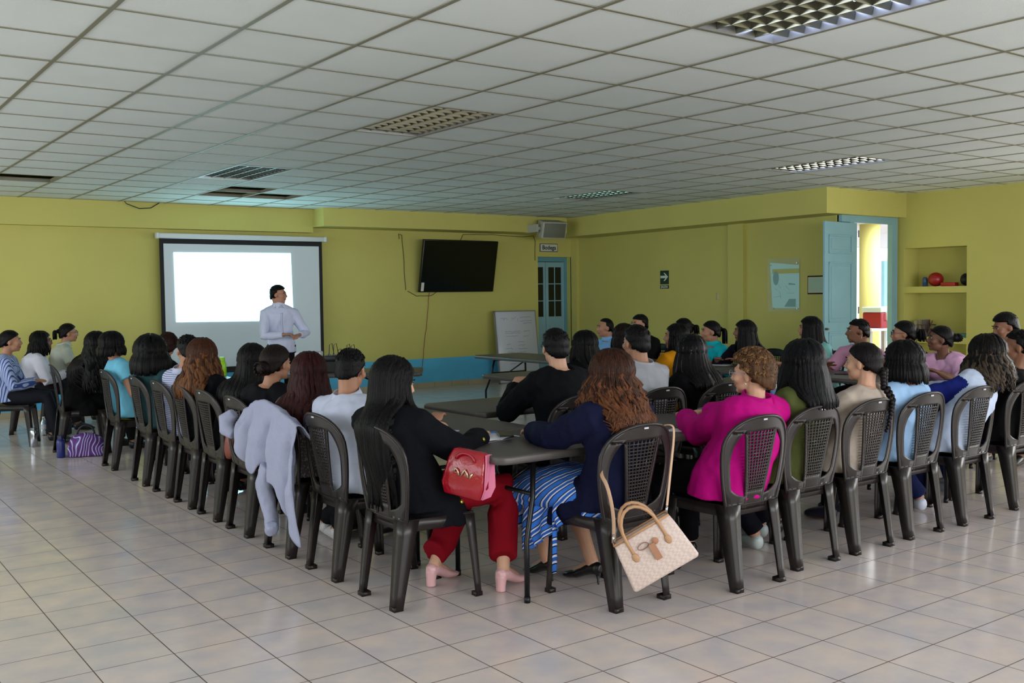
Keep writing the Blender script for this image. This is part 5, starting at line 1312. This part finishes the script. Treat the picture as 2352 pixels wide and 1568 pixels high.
# far tables
root = empty('mug', (7.90, 6.72, TZ)); tag(root, 'pink mug on the far table beside the woman in navy', 'mug')
q = MB(); q.tube([(0, 0, 0), (0, 0, .05), (0, 0, .11)], [.036, .044, .048], 18); link('body', smooth(q.mesh('body')), mat('mug_pink', (214, 140, 160), .35), root)
q = MB(); q.tube([(.045*0+.044, -.0, .09), (.085, 0, .08), (.085, 0, .04), (.044, 0, .025)], .007, 8); q.xform(Matrix.Rotation(-.9, 4, 'Z')); link('handle', smooth(q.mesh('handle')), mat('mug_pink', (1, 1, 1)), root)
q = MB(); q.tube([(0, 0, .11), (0, 0, .122)], [.05, .046], 18); link('lid', smooth(q.mesh('lid'), False), mat('mug_lid', (205, 190, 200), .4), root)
thing_box('phone', (-.04, -.075, 0), (.04, .075, .009), MT(7.82, 5.60, TZ, 35), mat('phone_case', (1, 1, 1)), 'black phone on the far table in front of the man in pink', 'phone')
thing_box('paper_sheet', (-.08, -.11, 0), (.08, .11, .004), MT(7.86, 4.98, TZ, 20), mat('page_white', (1, 1, 1)), 'white papers under the hand of the woman in pale pink', 'paper')
thing_box('paper_sheet', (-.08, -.11, 0), (.08, .11, .003), MT(7.92, 7.18, TZ, 15), mat('page_white', (1, 1, 1)), 'white paper in front of the woman in navy by the mug', 'paper')
# screen-side table: rack case, mixer, projector
Mp = MT(4.50, 9.44, TZ, -33)
thing_box('equipment_case', (-.30, -.18, 0), (.30, .18, .11), Mp, mat('case_black', (16, 16, 18), .5), 'black equipment case on the table in front of the screen', 'case', .006)
root = empty('projector', (4.36, 9.52, TZ+.11), math.radians(-33)); tag(root, 'white projector beside the audio mixer in front of the screen', 'projector')
q = MB(); q.box((-.13, -.11, .006), (.13, .11, .095)); link('housing', bev(q, 'housing', .012, 2), mat('projector_white', (198, 202, 210), .4), root)
q = MB(); q.tube([(.06, .11, .05), (.06, .128, .05)], .03, 16); link('lens', smooth(q.mesh('lens')), mat('tv_glass', (1, 1, 1)), root)
for x in (-.1, .1): q = MB(); q.tube([(x, -.08, 0), (x, -.08, .006)], .012, 8); link('foot', q.mesh('foot'), mat('case_black', (1, 1, 1)), root)
root = empty('audio_mixer', (4.63, 9.36, TZ+.11), math.radians(-33)); tag(root, 'black audio mixer with plugged cables, right of the projector', 'audio mixer')
q = MB(); q.prism([(-.15, -.12), (.15, -.12), (.15, .12), (-.15, .12)], 0, .055); link('housing', bev(q, 'housing', .006, 1), mat('case_black', (1, 1, 1)), root)
rr = random.Random(2)
for i in range(12):
    q = MB(); x = -.12+.022*i; q.tube([(x, -.04, .055), (x, -.04, .068)], .006, 8); link('knob', q.mesh('knob'), mat('knob_grey', (110, 110, 115), .4), root)
for i in range(6):
    x = -.12+.045*i; h = rr.uniform(.05, .11); q = MB(); q.tube([(x, .07, .05), (x+.005, .07, .05+h), (x+.03, .08, .055+h*1.1), (x+.05, .12, .03)], .0035, 6); link('plug_cable', smooth(q.mesh('plug_cable')), mat('black_cable', (1, 1, 1)), root)
# brown bag in the left row
root = empty('brown_bag', (2.40, 6.55, .43)); tag(root, 'reddish brown leather bag seen through a chair back in the left row', 'bag')
q = MB(); q.ell((0, 0, .10), (.035, .12, .11)); link('bag_body', remesh(q, .012, 3, 'bag_body'), mat('bag_sienna', (120, 58, 44), .5), root)
q = MB(); q.tube([(0, -.07*math.cos(t*PI/8), .18+.08*math.sin(t*PI/8)) for t in range(9)], .006, 8); link('handle', smooth(q.mesh('handle')), mat('bag_sienna', (1, 1, 1)), root)
